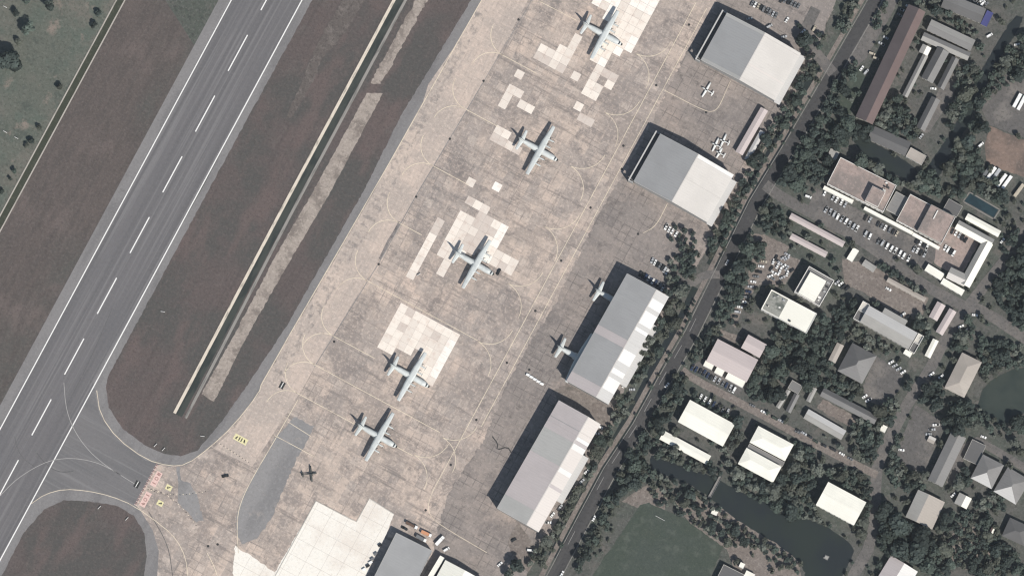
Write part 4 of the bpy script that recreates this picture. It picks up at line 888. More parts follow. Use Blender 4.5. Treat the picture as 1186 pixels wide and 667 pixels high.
flat('shed', 'white roof piece cut by bottom edge near garden plots', [(865, 660), (875, 665), (868, 678), (858, 673)], 4, 'roof_white', 'wall_white', .1, .15, wins=False)
gable('shed', 'narrow beige roof in the open dirt yard', [(1029, 321), (1073, 345), (1070.5, 350), (1026.5, 326)], 3.6, .4, 'roof_beige', 'roof_beige', axis='x', over=.2)
gable('shed', 'short pale roof by the north lane bend', [(1002, 300), (1015, 309), (1012, 316), (998, 307)], 3.6, .4, 'roof_light', 'roof_light', axis='x', over=.2)
flat('shed', 'ragged white roof beside the lower pink row house', [(988, 286), (994, 290), (988, 304), (981, 300)], 3.6, 'roof_white', 'wall_white', .1, .15)
flat('shed', 'small white hut near the left canal plots', [(826, 589), (832, 592), (830, 597), (823, 594)], 3, 'roof_white', 'wall_white', .1, .15, wins=False)
flat('shed', 'small grey-blue hut above the flat brown block', [(963, 172), (972, 177), (968, 186), (957, 181)], 3.5, 'roof_light', 'wall', .1, .15, wins=False)
gable('guard_house', 'tiny red and white roof among lower right trees', [(1149, 609), (1153, 611), (1150, 618), (1146, 616)], 3, .4, 'roof_brown', 'roof_white', over=.2, wins=False)
gable('carport', 'small white carport with red edge in the tree-lined car park', [(1077, 504), (1085, 508), (1081, 514), (1073, 510)], 3, .3, 'roof_beige', 'roof_pale', axis='x', over=.2, wins=False)
flat('hut', 'white round-ended hut on the wooded path', [(1022, 491), (1028, 494), (1025, 501), (1019, 498)], 3, 'roof_white', 'wall_white', .1, .15, wins=False)
# footbridge and platform in the canal
fb = thing('footbridge', 'narrow grey footbridge across the wide canal', 'bridge', G((828, 564)), ROT)
MB().box(-1.1, 1.1, -9, 9, .4, .7).build('bridge_deck', M['kerb'], fb)
for x in (-1.1, 1.0): MB().box(x, x + .1, -9, 9, .71, 1.5).build('railing', M['steel'], fb)
pf = thing('raft', 'small square floating raft in the wide canal', 'raft', G((957, 645)), ROT)
MB().box(-1.8, 1.8, -1.6, 1.6, .1, .35).build('raft_deck', M['roof_mid'], pf); MB().box(-1.2, 1.2, -1.0, 1.0, .36, 1.6).build('raft_hut', M['roof_light'], pf)
# goal on the sports field
for c, lb in (((764.5, 600), 'small white goal frame on the sports field'),):
    g = thing('goal', lb, 'goal', G(c, .05), ROT)
    MB().box(-3.7, -3.58, -.06, .06, 0, 2.4).build('post', M['white_paint'], g); MB().box(3.58, 3.7, -.06, .06, 0, 2.4).build('post', M['white_paint'], g); MB().box(-3.7, 3.7, -.09, .09, 2.41, 2.55).build('crossbar', M['white_paint'], g)

# ================================================================== AIRCRAFT
def ringYZ(x, cy, cz, ry, rz_, n=14):
    return [(x, cy + ry * math.cos(2 * math.pi * i / n), cz + rz_ * math.sin(2 * math.pi * i / n)) for i in range(n)]
def aerofoil(x_le, x_te, y, z, t):
    c = x_le - x_te
    return [(x_le, y, z), (x_le - c * .12, y, z + t * .5), (x_le - c * .35, y, z + t * .6), (x_le - c * .7, y, z + t * .35), (x_te, y, z + .03),
            (x_te, y, z - .03), (x_le - c * .6, y, z - t * .3), (x_le - c * .15, y, z - t * .35)]
TRANSPORT = {}
def transport_meshes():
    D = {}
    # fuselage: nose at +x 14.4, tail at -18.2
    prof = [(14.4, 1.9, .25), (14.1, 1.95, .75), (13.3, 2.1, 1.25), (12.2, 2.35, 1.65), (10.6, 2.65, 2.0), (8.5, 2.75, 2.15), (-6.5, 2.75, 2.15), (-9.5, 3.0, 2.0), (-12.5, 3.5, 1.6), (-15.0, 3.95, 1.15), (-17.0, 4.25, .7), (-18.0, 4.4, .3)]
    b = MB(); b.loft([ringYZ(x, 0, z, r, r * (1.0 if x > -7 else 1.05), 18) for x, z, r in prof]); D['fuselage'] = (b.mesh('fuselage', M['plane'], True), None)
    b = MB(); b.loft([ringYZ(x, 0, z, r, r, 14) for x, z, r in ((14.85, 1.9, .12), (14.7, 1.9, .6), (14.3, 1.94, .95), (13.85, 2.0, 1.12))]); D['radome'] = (b.mesh('radome', M['black_paint'], True), None)
    b = MB()
    b.loft([[(x, y * s, z) for y in (-1, 1) for z in ((zz - .22, zz + .2) if y < 0 else (zz + .2, zz - .22))] for x, zz, s in ((12.75, 3.55, 1.0), (11.9, 4.12, 1.35))]); D['cockpit_window'] = (b.mesh('cockpit_window', M['glass']), None)
    b = MB()
    st = [(-20.2, 1.2, -1.1), (-19.6, 1.4, -1.3), (-7.0, 2.0, -2.5), (0, 2.3, -2.6), (7.0, 2.0, -2.5), (19.6, 1.4, -1.3), (20.2, 1.2, -1.1)]
    b.loft([aerofoil(le, te, y, 4.75 + abs(y) * .025, .75 - abs(y) * .022) for y, le, te in st]); D['wing'] = (b.mesh('wing', M['plane'], True), None)
    b = MB()
    for sg in (1, -1): b.slab([(-1.75, sg * 1.6, 4.98), (-1.6, sg * 1.6, 5.02), (-1.35, sg * 13.2, 5.2), (-1.5, sg * 13.2, 5.16)] if sg < 0 else [(-1.75, 1.6, 4.98), (-1.5, 13.2, 5.16), (-1.35, 13.2, 5.2), (-1.6, 1.6, 5.02)], .05)
    D['flap_line'] = (b.mesh('flap_line', M['steel']), None)
    b = MB()
    b.loft([aerofoil(le, te, y, 4.5 + abs(y) * .01, .5 - abs(y) * .03) for y, le, te in ((-8.0, -15.1, -16.6), (-7.6, -14.9, -16.8), (0, -13.6, -17.2), (7.6, -14.9, -16.8), (8.0, -15.1, -16.6))])
    D['tailplane'] = (b.mesh('tailplane', M['plane'], True), None)
    b = MB()
    def finsec(x0, x1, z, t): c = x0 - x1; return [(x0, 0, z), (x0 - c * .3, t, z), (x1, .03, z), (x1, -.03, z), (x0 - c * .3, -t, z)]
    b.loft([finsec(-10.0, -17.8, 4.6, .15), finsec(-12.2, -18.0, 5.6, .3), finsec(-14.6, -18.5, 11.0, .3), finsec(-15.3, -18.4, 11.7, .15)]); D['fin'] = (b.mesh('fin', M['plane'], True), None)
    b = MB(); b.loft([ringYZ(x, 0, z, ry, rz_, 10) for x, z, ry, rz_ in ((-1.5, .1, .3, .3), (-.6, -.05, .5, .65), (2.2, -.1, .58, .75), (3.4, 0, .55, .62), (4.0, .1, .42, .42))]); D['nacelle'] = (b.mesh('nacelle', M['plane'], True), None)
    b = MB(); b.loft([ringYZ(x, 0, 0, r, r, 8) for x, r in ((.75, .08), (.45, .25), (0, .36))])
    D['spinner'] = (b.mesh('spinner', M['plane'], True), None)
    b = MB()
    for k in range(4):
        a = math.radians(45 + 90 * k); ca_, sa_ = math.cos(a), math.sin(a)
        def R_(x, r, t): return (x, r * ca_ - t * sa_, r * sa_ + t * ca_)
        b.loft([[R_(.1, .3, -.1), R_(.1, .3, .1), R_(.25, .3, .1), R_(.25, .3, -.1)], [R_(.08, 1.2, -.22), R_(.12, 1.2, .22), R_(.22, 1.2, .22), R_(.18, 1.2, -.22)], [R_(.12, 2.05, -.18), R_(.14, 2.05, .18), R_(.2, 2.05, .18), R_(.18, 2.05, -.18)]])
    D['propeller'] = (b.mesh('propeller', M['dark_metal']), None)
    b = MB(); b.loft([ringYZ(x, 0, 0, ry, rz_, 10) for x, ry, rz_ in ((-5.5, .1, .2), (-4, .75, .85), (1.5, .8, .9), (3, .15, .25))]); D['gear_fairing'] = (b.mesh('gear_fairing', M['plane'], True), None)
    b = MB(); b.tube((0, -.25, 0), (0, .25, 0), .7, n=12); D['wheel'] = (b.mesh('wheel', M['tyre']), None)
    return {k: v[0] for k, v in D.items()}
def make_transport(label, c, head, group='four-engined transport aircraft'):
    if not TRANSPORT: TRANSPORT.update(transport_meshes())
    D = TRANSPORT
    ang = math.atan2(-head[1], head[0]) + math.radians(rng.uniform(-1.3, 1.3))
    base = G(c, 4.9); base.z = .06
    t = thing('transport_aircraft', label, 'aircraft', base, ang, group)
    for k in ('fuselage', 'wing', 'tailplane', 'fin'):
        o = link(k, D[k], t)
        if k == 'fuselage': link('radome', D['radome'], o); link('cockpit_window', D['cockpit_window'], o)
        if k == 'wing': link('flap_line', D['flap_line'], o)
    for y in (-10.1, -4.95, 4.95, 10.1):
        n = link('nacelle', D['nacelle'], t, (1.6, y, 4.75)); pr = link('propeller', D['propeller'], n, (4.0, 0, .1)); link('spinner', D['spinner'], n, (4.0, 0, .1))
    for s in (-1, 1):
        link('gear_fairing', D['gear_fairing'], t, (0, s * 2.0, 1.3))
        for x in (-2.2, .2): link('wheel', D['wheel'], t, (x, s * 1.9, .7))
        link('wheel', D['wheel'], t, (10.2, s * .3, .6)).scale = (.8, .8, .8)
    return t
make_transport('four-engined grey transport plane on white slabs at the top', (700.4, 40.4), (.885, .465))
make_transport('four-engined grey transport plane, second from the top', (625.8, 174.2), (.872, .489))
make_transport('four-engined grey transport plane in the middle of the apron', (551.8, 306), (.872, .489))
make_transport('four-engined grey transport plane, second from the bottom', (477, 436), (.878, .478))
make_transport('four-engined grey transport plane nearest the bottom of the apron', (439.5, 505.6), (.878, .478))
make_transport('transport plane with only its tail outside the hangar, upper one', (715, 349.5), (.88, .475))
make_transport('transport plane with only its tail outside the hangar, lower one', (671, 414.5), (.88, .475))
def make_trainer(label, c, head, span=11.5, length=9.5, m='plane_white', z=.06, wz=1.3):
    ang = math.atan2(-head[1], head[0])
    t = thing('light_aircraft', label, 'aircraft', G(c, z), ang, 'small aircraft by the hangars')
    L = length; b = MB()
    b.loft([ringYZ(x * L, 0, zz, r, r * 1.1, 10) for x, zz, r in ((.36, 1.35, .12), (.33, 1.35, .42), (.2, 1.45, .55), (-.05, 1.5, .6), (-.35, 1.6, .32), (-.62, 1.75, .12))]); b.build('fuselage', M[m], t, smooth=True)
    b = MB(); b.loft([aerofoil(le, te, y, wz + abs(y) * .05, .22) for y, le, te in ((-span / 2, .45, -.55), (-span * .25, .65, -.8), (0, .75, -.95), (span * .25, .65, -.8), (span / 2, .45, -.55))]); b.build('wing', M[m], t, smooth=True)
    b = MB(); b.loft([aerofoil(le, te, y, 1.8, .12) for y, le, te in ((-2.0, -.52 * L, -.6 * L), (0, -.5 * L, -.63 * L), (2.0, -.52 * L, -.6 * L))]); b.build('tailplane', M[m], t)
    b = MB(); b.loft([[(-.46 * L, 0, 1.8), (-.55 * L, .07, 1.8), (-.64 * L, 0, 1.8), (-.55 * L, -.07, 1.8)], [(-.57 * L, 0, 3.2), (-.6 * L, .05, 3.2), (-.66 * L, 0, 3.2), (-.6 * L, -.05, 3.2)]]); b.build('fin', M[m], t)
    b = MB(); b.loft([ringYZ(x * L, 0, 1.9, r, r, 8) for x, r in ((.15, .1), (.08, .42), (-.08, .45), (-.16, .1))]); b.build('canopy', M['glass'], t, smooth=True)
    b = MB(); b.box(.37 * L, .37 * L + .08, -.12, .12, .4, 2.3); b.box(.371 * L, .371 * L + .07, -1, 1, 1.25, 1.45); b.build('propeller', M['dark_metal'], t)
    for x, y in ((.12, -1.1), (.12, 1.1), (.3, 0)):
        b = MB(); b.tube((0, -.1, 0), (0, .1, 0), .28, n=8); b.build('wheel', M['tyre'], t, (x * L * .8, y, .28))
    return t
make_trainer('small white propeller plane parked alone below the top hangar', (818, 104.5), (-.83, -.5), 12.4, 9.5)
make_trainer('white light plane beside the second hangar, uppermost of three', (837.5, 163.5), (-.88, -.4), 11, 8)
make_trainer('white light plane beside the second hangar, leftmost of three', (828.5, 168), (-.88, -.42), 11, 7.5)
make_trainer('white light plane beside the second hangar, lowest of three', (833, 177.5), (-.86, -.5), 8.5, 7.5)
make_trainer('small dark aircraft on the lower apron beside grey asphalt', (360.5, 548.5), (.95, -.1), 12, 11, 'plane_dark', .09)

# ================================================================== VEHICLES
VM = {}
def vehicle_mesh(kind, colr):
    if (kind, colr) in VM: return VM[(kind, colr)]
    b = MB()
    if kind in ('car', 'pickup', 'van'):
        Lh, wd = {'car': (2.2, .88), 'pickup': (2.55, .92), 'van': (2.45, .95)}[kind]
        sec = lambda x, z0, z1, w: [(x, -w, z0), (x, w, z0), (x, w * .96, z1), (x, -w * .96, z1)]
        b.loft([sec(-Lh, .4, .85, wd * .9), sec(-Lh + .25, .3, .95, wd), sec(Lh - .5, .3, .88, wd), sec(Lh, .4, .7, wd * .88)], 0)
        x0, x1, zt = {'car': (-1.55, .95, 1.42), 'pickup': (-.6, 1.2, 1.65), 'van': (-2.3, 1.7, 1.9)}[kind]
        r0 = {'car': .45, 'pickup': .2, 'van': .15}[kind]; r1 = {'car': .7, 'pickup': .6, 'van': .6}[kind]
        q0 = [(x0, -wd * .92, .9), (x1, -wd * .92, .88), (x1, wd * .92, .88), (x0, wd * .92, .9)]
        q1 = [(x0 + r0, -wd * .78, zt), (x1 - r1, -wd * .78, zt), (x1 - r1, wd * .78, zt), (x0 + r0, wd * .78, zt)]
        b.add(q0 + q1, [(0, 1, 5, 4), (1, 2, 6, 5), (2, 3, 7, 6), (3, 0, 4, 7)], 1)
        b.slab([(p[0], p[1], zt + .04) for p in q1], .05, 0)
        if kind == 'pickup': b.box(-Lh + .3, -.65, -wd * .82, wd * .82, .955, .97, 2)
        for x in (-Lh * .62, Lh * .62):
            for y in (-wd, wd): b.tube((x, y - .1, .32), (x, y + .1, .32), .32, n=8, mi=2)
    elif kind == 'bus':
        b.box(-5.6, 5.6, -1.25, 1.25, .45, 3.0, 0); b.box(-5.55, 5.62, -1.27, 1.27, 1.5, 2.4, 1)
        b.box(-3, -1, -.7, .7, 3.0, 3.2, 0); b.box(1, 3, -.7, .7, 3.0, 3.2, 0)
        for x in (-3.6, 3.6):
            for y in (-1.2, 1.2): b.tube((x, y - .14, .5), (x, y + .14, .5), .5, n=8, mi=2)
    elif kind == 'truck':
        b.box(-4.2, 1.9, -1.2, 1.2, .95, 2.9, 0); b.box(2.1, 4.0, -1.15, 1.15, .6, 2.6, 3); b.box(2.9, 4.03, -1.05, 1.05, 1.6, 2.3, 1); b.box(-4.1, 3.8, -.5, .5, .55, .94, 2)
        for x in (-3, -1.8, 3.0):
            for y in (-1.05, 1.05): b.tube((x, y - .14, .5), (x, y + .14, .5), .5, n=8, mi=2)
    elif kind == 'tanker':
        b.loft([ringYZ(x, 0, 1.9, r, r, 10) for x, r in ((-5, .4), (-4.7, 1.05), (1.8, 1.05), (2.1, .4))], 0); b.box(2.6, 4.6, -1.15, 1.15, .6, 2.6, 3); b.box(3.5, 4.63, -1.05, 1.05, 1.6, 2.3, 1); b.box(-4.8, 4.4, -.5, .5, .6, .9, 2)
        for x in (-4, -2.8, 3.6):
            for y in (-1.05, 1.05): b.tube((x, y - .14, .5), (x, y + .14, .5), .5, n=8, mi=2)
    elif kind == 'cart':
        b.box(-1.5, 1.5, -.9, .9, .5, .7, 0); b.box(-1.3, 1.3, -.75, .75, .71, 1.5, 0); b.box(1.5, 2.2, -.06, .06, .45, .55, 2)
        for x in (-1, 1):
            for y in (-.8, .8): b.tube((x, y - .08, .25), (x, y + .08, .25), .25, n=8, mi=2)
    VM[(kind, colr)] = b.mesh('%s_%s' % (kind, colr.replace(' ', '_')), [M['car_' + colr], M['glass'], M['tyre'], M['car_white']])
    return VM[(kind, colr)]
WORD = {'car': 'car', 'pickup': 'pickup', 'van': 'van', 'bus': 'bus', 'truck': 'truck', 'tanker': 'tanker truck', 'cart': 'cart'}
OBN = {'car': 'parked_car', 'pickup': 'pickup_truck', 'van': 'parked_van', 'bus': 'bus', 'truck': 'truck', 'tanker': 'tanker_truck', 'cart': 'baggage_cart'}
CARS = []
def vehicle(label, p, ang, kind='car', colr='white', group=None, z=.07):
    """ang: degrees from the across-runway axis"""
    o = link(OBN[kind], vehicle_mesh(kind, colr), None, G(p, z), ROT + math.radians(ang))
    CARS.append(p); return tag(o, label, WORD[kind], group)
ORD = 'first second third fourth fifth sixth seventh eighth ninth tenth eleventh twelfth thirteenth fourteenth fifteenth sixteenth seventeenth eighteenth nineteenth twentieth'.split()
ORD += ['%s-%s' % (d, o) for d in ('twenty', 'thirty', 'forty') for o in ORD[:9]]
vr = random.Random(11)
def row(p0, p1, n, ang, where, end='west', cols='white silver white grey black dark_blue silver grey black beige', kinds=('car', 'car', 'pickup', 'car', 'van'), drop=0.0, z=.07):
    cs = cols.split(); g = 'vehicles parked ' + where
    for i in range(n):
        if vr.random() < drop: continue
        t = i / max(1, n - 1); p = (p0[0] + (p1[0] - p0[0]) * t + vr.uniform(-.5, .5), p0[1] + (p1[1] - p0[1]) * t + vr.uniform(-.5, .5))
        c = vr.choice(cs).replace('_', ' '); k = vr.choice(kinds)
        vehicle('%s %s, %s from the %s end, %s' % (c, WORD[k], ORD[i], end, where), p, ang + vr.uniform(-4, 4) + (180 if vr.random() < .5 else 0), k, c, g, z)
row((871, 4), (899, 18), 9, 90, 'in the row above the top hangar')
row((905, 0), (925, 7), 6, 90, 'in the short row at the top edge')
row((742, 317.5), (768, 333), 10, 90, 'against the striped hangar end', cols='black dark_blue grey silver black white')
row((755.5, 301.5), (773, 314.5), 7, 90, 'in the row above the striped hangar', cols='white white silver black grey white')
row((771.5, 263), (794, 279), 7, 90, 'below the second hangar', cols='black white white grey dark_green white', drop=.1)
row((955, 224), (979, 237), 6, 90, 'under the western terminal block', drop=.15)
row((1003, 252), (1039, 271), 9, 90, 'below the middle terminal canopy', drop=.1)
row((957, 243), (993, 265), 9, 90, 'in the white van line, western half', cols='white white white silver', kinds=('van', 'van', 'pickup'))
row((1003, 270.5), (1057, 302), 12, 90, 'in the white van line, eastern half', cols='white white silver white grey', kinds=('van', 'van', 'pickup'), drop=.12)
row((1062, 279), (1074, 286), 4, 90, 'in upper court row by the terminal', cols='white white silver black')
row((1059, 288), (1071, 295), 4, 90, 'in lower court row by the terminal', cols='white black silver white')
row((1103, 268), (1119, 278), 5, 90, 'in the upper horseshoe court row', cols='black white black silver')
row((1095, 287), (1105, 293), 4, 90, 'in the lower horseshoe court row', cols='white black white silver')
row((885, 303), (851, 367), 12, 20, 'in the slanted line behind the roadside trees', end='north', drop=.12)
row((802, 425), (850, 451), 12, 90, 'below the pink roofed office', drop=.08)
row((806, 457), (848, 479), 9, 90, 'above the white apartment roof', drop=.25)
row((864, 465.5), (938, 506), 12, 0, 'along the tan lane', drop=.2, kinds=('car', 'van', 'pickup', 'car'), cols='white silver grey black dark_green white')
row((924, 500.5), (985, 531), 7, 0, 'along the eastern tan lane', drop=.1, cols='dark_green white grey black silver')
row((970, 327), (981, 334), 4, 70, 'beside the white penthouse block', cols='white black silver')
row((1128, -2), (1142, 6), 5, 70, 'at the top edge near the blue awning', cols='black white silver grey')
row((998, 80), (1003, 84), 2, 80, 'at the corner of the small green lawn', cols='white silver')
row((1042, 18), (1052, 8), 3, 0, 'in the shadow of brown roof, upper', cols='silver grey', end='south')
row((1021, 51), (1026, 44), 2, 0, 'in the shadow of brown roof, lower', cols='silver grey', end='south')
row((1010, 62), (1014, 68), 2, 10, 'at the forecourt of brown roof', cols='white beige', kinds=('van',))
row((1084, 492), (1075, 503), 3, 30, 'under trees in the square car park', cols='white silver black', end='north')
row((1079, 433), (1090, 436), 2, 60, 'by the beige assembly hall', cols='white black')
row((1002, 459), (1006, 463), 2, 60, 'on the tan yard, lower side', cols='white black')
row((1032, 420), (1046, 431), 4, 60, 'on the tan yard, upper side', cols='white silver')
row((1046, 364), (1051, 367), 2, 60, 'near the long grey office', cols='black white')
# jumbled scrap cars
k = 0
for i in range(34):
    p = (vr.uniform(892, 919), vr.uniform(294, 323))
    if abs((p[0] - 905) * .55 + (p[1] - 309)) > 14 or any(math.hypot(p[0] - q[0], p[1] - q[1]) < 3.4 for q in CARS): continue
    c = vr.choice(['white', 'silver', 'black', 'grey', 'white', 'black']); vehicle('%s scrapped car jumbled in the dirt yard' % c, p, vr.choice([0, 60, 90, 110]) + vr.uniform(-12, 12), 'car', c, 'scrapped cars in the dirt yard')
SINGLES = [('white car parked alone above the top hangar', (911.4, 23.5), 85, 'car', 'white'), ('white car driving on the main road near the bottom', (688, 600), 90, 'car', 'white'),
  ('silver car on the main road at the bridge lane', (842, 304), 90, 'car', 'silver'), ('white car on the verge beside the white strip roof', (772.5, 446), 80, 'car', 'white'),
  ('white pickup beside the striped hangar, northern', (730, 432), 30, 'pickup', 'white'), ('white car beside the striped hangar, middle', (723, 446), 80, 'car', 'white'), ('silver car beside the striped hangar, southern', (732, 451), 30, 'car', 'silver'),
  ('white car beside the pink banded hangar, north end', (691, 502), 30, 'car', 'white'), ('white van beside the pink banded hangar, north end', (694.5, 494.5), 5, 'van', 'white'), ('white car among bushes behind pink banded hangar', (679.5, 546), 70, 'car', 'white'), ('grey car among bushes behind pink banded hangar', (674, 557), 70, 'car', 'silver'),
  ('white car behind the pink banded hangar, south', (640, 596), 80, 'car', 'white'), ('silver car behind the pink banded hangar, south', (649, 587), 80, 'car', 'silver'), ('white pickup behind the pink banded hangar, far south', (635, 605), 30, 'pickup', 'white'),
  ('white van on the small square below the hangars', (614, 637), 20, 'van', 'white'), ('white car at the bottom edge beside a tree', (579, 653), 70, 'car', 'white'), ('white car at the bottom end of main road', (651, 664), 90, 'car', 'white'),
  ('dark car beside the small flower square', (595, 625), 60, 'car', 'black'), ('white van by the grey lane near upper terminal', (936, 228), 10, 'van', 'white'), ('white car in the open dirt yard', (1029, 335), 0, 'car', 'white'),
  ('white car in the upper right paved court', (1081, 103), 20, 'car', 'white'), ('white van beside the canal, upper right', (1146, 41.5), 60, 'van', 'white'), ('white car beyond the canal, upper right', (1178, 52), 40, 'car', 'white'),
  ('white car on the road beside the pool', (1161, 279), 80, 'car', 'white'), ('white car at the road junction', (1129, 365), 20, 'car', 'white'), ('white car on the square car park, lower side', (1044, 521), 20, 'car', 'white'),
  ('white car at the villa lane', (1139, 506), 10, 'car', 'white'), ('white car under trees by the shed, right', (1113, 378), 50, 'car', 'white'), ('grey car under trees by the shed, right', (1121, 381), 60, 'car', 'grey'),
  ('white van near bare red field', (1136, 168), 70, 'van', 'white'), ('black tug in front of the middle transport plane', (577.5, 315), 90, 'pickup', 'black'), ('white car near small houses, lower right', (1104, 573), 70, 'car', 'white'),
  ('silver car on the path beside the upper canal', (1067, 158), 80, 'car', 'silver'), ('silver car in shade by the top hangar', (868, 22), 40, 'car', 'silver'), ('silver van in shade by the top hangar', (891, 31), 60, 'van', 'silver'), ('dark car in shade by the top hangar', (908, 43), 40, 'car', 'silver'),
  ('white pickup near trees above the gate lane', (943, 33.5), 90, 'van', 'beige'), ('white car hidden in the roadside tree clump', (930, 37), 70, 'car', 'white')]
for lb, p, a, k_, c in SINGLES: vehicle(lb, p, a, k_, c)
for i, (p, q, c) in enumerate([((1144.5, 192), (1140.5, 207), 'grey'), ((1150, 194.5), (1145.5, 208.5), 'white'), ((1155, 197), (1150.5, 210), 'silver'), ((1162, 203), (1158, 216), 'white'), ((1168, 206), (1164, 217), 'white'), ((1183, 215), (1177, 227), 'beige')]):
    vehicle('%s bus, %s from the left in the bus row' % (c, ORD[i]), ((p[0] + q[0]) / 2, (p[1] + q[1]) / 2), 82, 'bus', c, 'buses near the bare field')
for i, p in enumerate([(1178, 117), (1183, 120)]): vehicle('%s white bus in the dark bus yard' % ['left', 'right'][i], p, 90, 'bus', 'white', 'buses in the bus yard')
vehicle('long brown tanker truck above the grey bottom hangar', (477, 608), 0, 'tanker', 'brown'); vehicle('orange truck above the grey bottom hangar', (494, 618), 4, 'truck', 'orange')
vehicle('white truck above the grey bottom hangar', (509.5, 626), 75, 'truck', 'white'); vehicle('white van above the grey bottom hangar', (517, 636), 60, 'van', 'white'); vehicle('dark pickup left of the brown tanker', (468.5, 611.5), 0, 'pickup', 'black')
vehicle('grey truck between tanker and grey bottom hangar', (488, 623.5), 0, 'truck', 'grey')
for i in range(5): vehicle('white baggage cart, %s from the left in the train' % ORD[i], (611.5 + 4 * i, 434 + 2.6 * i), 4, 'cart', 'white', 'baggage carts in a train')
for i, p in enumerate([(440, 631), (435, 641), (429, 651), (426, 655), (421.5, 659), (431, 647)]): vehicle('%s cart, %s from the top beside grey bottom hangar' % (['black', 'grey', 'white', 'black', 'white', 'grey'][i], ORD[i]), p, 60, 'cart', ['black', 'grey', 'white', 'black', 'white', 'grey'][i], 'ground carts beside the bottom hangar')

mbm = [MB().box(-1.5, 1.5, -.15, .15, .3, 1.2).mesh('board', M['white_paint']), MB().box(-.9, .9, -.17, .17, .5, 1.0).mesh('panel', M['black_paint']), MB().box(-.08, .08, -.08, .08, 0, .3).mesh('leg', M['steel'])]
for i, (p, a, lb) in enumerate([((180, 515.5), 75, 'white airfield marker board in infield, left of a pair'), ((189.5, 520), 75, 'white airfield marker board in infield, right of a pair'), ((234.5, 505), 20, 'white airfield marker board near apron edge of infield'),
      ((115, 587.5), 75, 'white airfield marker board at top of lower infield'), ((147, 600.5), 75, 'white airfield marker board right side of lower infield'), ((188.5, 361), 20, 'lone white marker board in middle of infield'), ((6, 8.5), 0, 'white marker board in upper left meadow corner'),
      ((6, 153), 0, 'white marker board at left meadow edge'), ((19, 160), 0, 'small white marker board beside drain bushes'), ((485, 318), 60, 'white marker board beside bright slabs on the apron')]):
    t = thing('marker_board', lb, 'sign', G(p, .1), ROT + math.radians(a), 'airfield marker boards')
    link('board', mbm[0], t); link('panel', mbm[1], t); link('leg', mbm[2], t, (-1, 0, 0)); link('leg', mbm[2], t, (1, 0, 0))
vehicle('dark pickup alone near the yellow hold markings', (261, 551), 40, 'pickup', 'black')
# ================================================================== TREES
def crown_mesh(seed, m, lobes, leaf, den=1.0):
    r = random.Random(seed); b = MB(); L = []
    for i in range(lobes):
        a = r.uniform(0, 6.283); d = math.sqrt(r.random()) * .68; L.append((d * math.cos(a), d * math.sin(a), r.uniform(-.12, .42) * (1 - d * .6), r.uniform(.27, .46)))
    L.append((0, 0, .3, .5))
    for (cx, cy, cz, R) in L:
        for j in range(int((26 + 100 * R) * den)):
            u = r.uniform(-.45, 1); t = r.uniform(0, 6.283); s = math.sqrt(max(0, 1 - u * u))
            n = Vector((s * math.cos(t), s * math.sin(t), u)); p = Vector((cx, cy, cz)) + n * R * r.uniform(.75, 1.08)
            n = (n + Vector((r.uniform(-.6, .6), r.uniform(-.6, .6), r.uniform(-.2, .7)))).normalized()
            e = n.orthogonal().normalized(); f = n.cross(e); a = r.uniform(0, 6.283); e, f = e * math.cos(a) + f * math.sin(a), f * math.cos(a) - e * math.sin(a)
            h = leaf * r.uniform(.6, 1.25); k2 = h * r.uniform(.5, .9)
            b.add([p - e * h, p - f * k2, p + e * h, p + f * k2 + n * h * .15], [(0, 1, 2, 3)])
    return b.mesh('crown', m)
def trunk_mesh(seed):
    r = random.Random(seed); b = MB(); b.tube((0, 0, -1.15), (0, 0, -.1), .075, .05, 6)
    for i in range(4):
        a = i * 1.57 + r.uniform(-.4, .4); b.tube((0, 0, -.35 + .08 * i), (.45 * math.cos(a), .45 * math.sin(a), .15), .04, .015, 5)
    return b.mesh('trunk', M['bark'])
CROWN = {k: [crown_mesh(i * 7 + j, M['leaf_' + k], 9 + 2 * j, [.14, .17, .2][j % 3]) for j in range(3)] for i, k in enumerate(LEAF)}
BUSH = {k: [crown_mesh(90 + i * 7 + j, M['leaf_' + k], 6 + j, .27, .3) for j in range(3)] for i, k in enumerate(LEAF)}
TRUNK = [trunk_mesh(i) for i in range(2)]
tr = random.Random(5)
SIZE = lambda r: 'small' if r < 2.6 else ('medium' if r < 4.2 else 'large')
TONE = {'dark': 'dark green', 'mid': 'mid green', 'olive': 'olive green', 'pale': 'pale green'}
NT = [0]
TREES = []                                   # (r, p, tone, where, group, label)
def tree(p, r, tone, where, group=None, label=None): TREES.append((r, p, tone, where, group, label))
def place_tree(r, p, tone, label, group):
    """p pixel of the crown centre, r crown radius in metres"""
    base = G(p, r * 1.15); base.z = 0
    t = link('tree', None, None, base, tr.uniform(0, 6.283)); t.scale = (r, r * tr.uniform(.85, 1.1), r * tr.uniform(.85, 1.1))
    tag(t, label, 'tree', group)
    link('crown', tr.choice(CROWN[tone]), t, (0, 0, 1.15)); link('trunk', tr.choice(TRUNK), t, (0, 0, 1.15))
def near_line(p, pts, d):
    for i in range(len(pts) - 1):
        ax, ay = pts[i]; bx, by = pts[i + 1]; L2 = (bx - ax) ** 2 + (by - ay) ** 2
        t = max(0, min(1, ((p[0] - ax) * (bx - ax) + (p[1] - ay) * (by - ay)) / L2)) if L2 else 0
        if math.hypot(p[0] - ax - t * (bx - ax), p[1] - ay - t * (by - ay)) < d: return True
    return False
PLACED = []
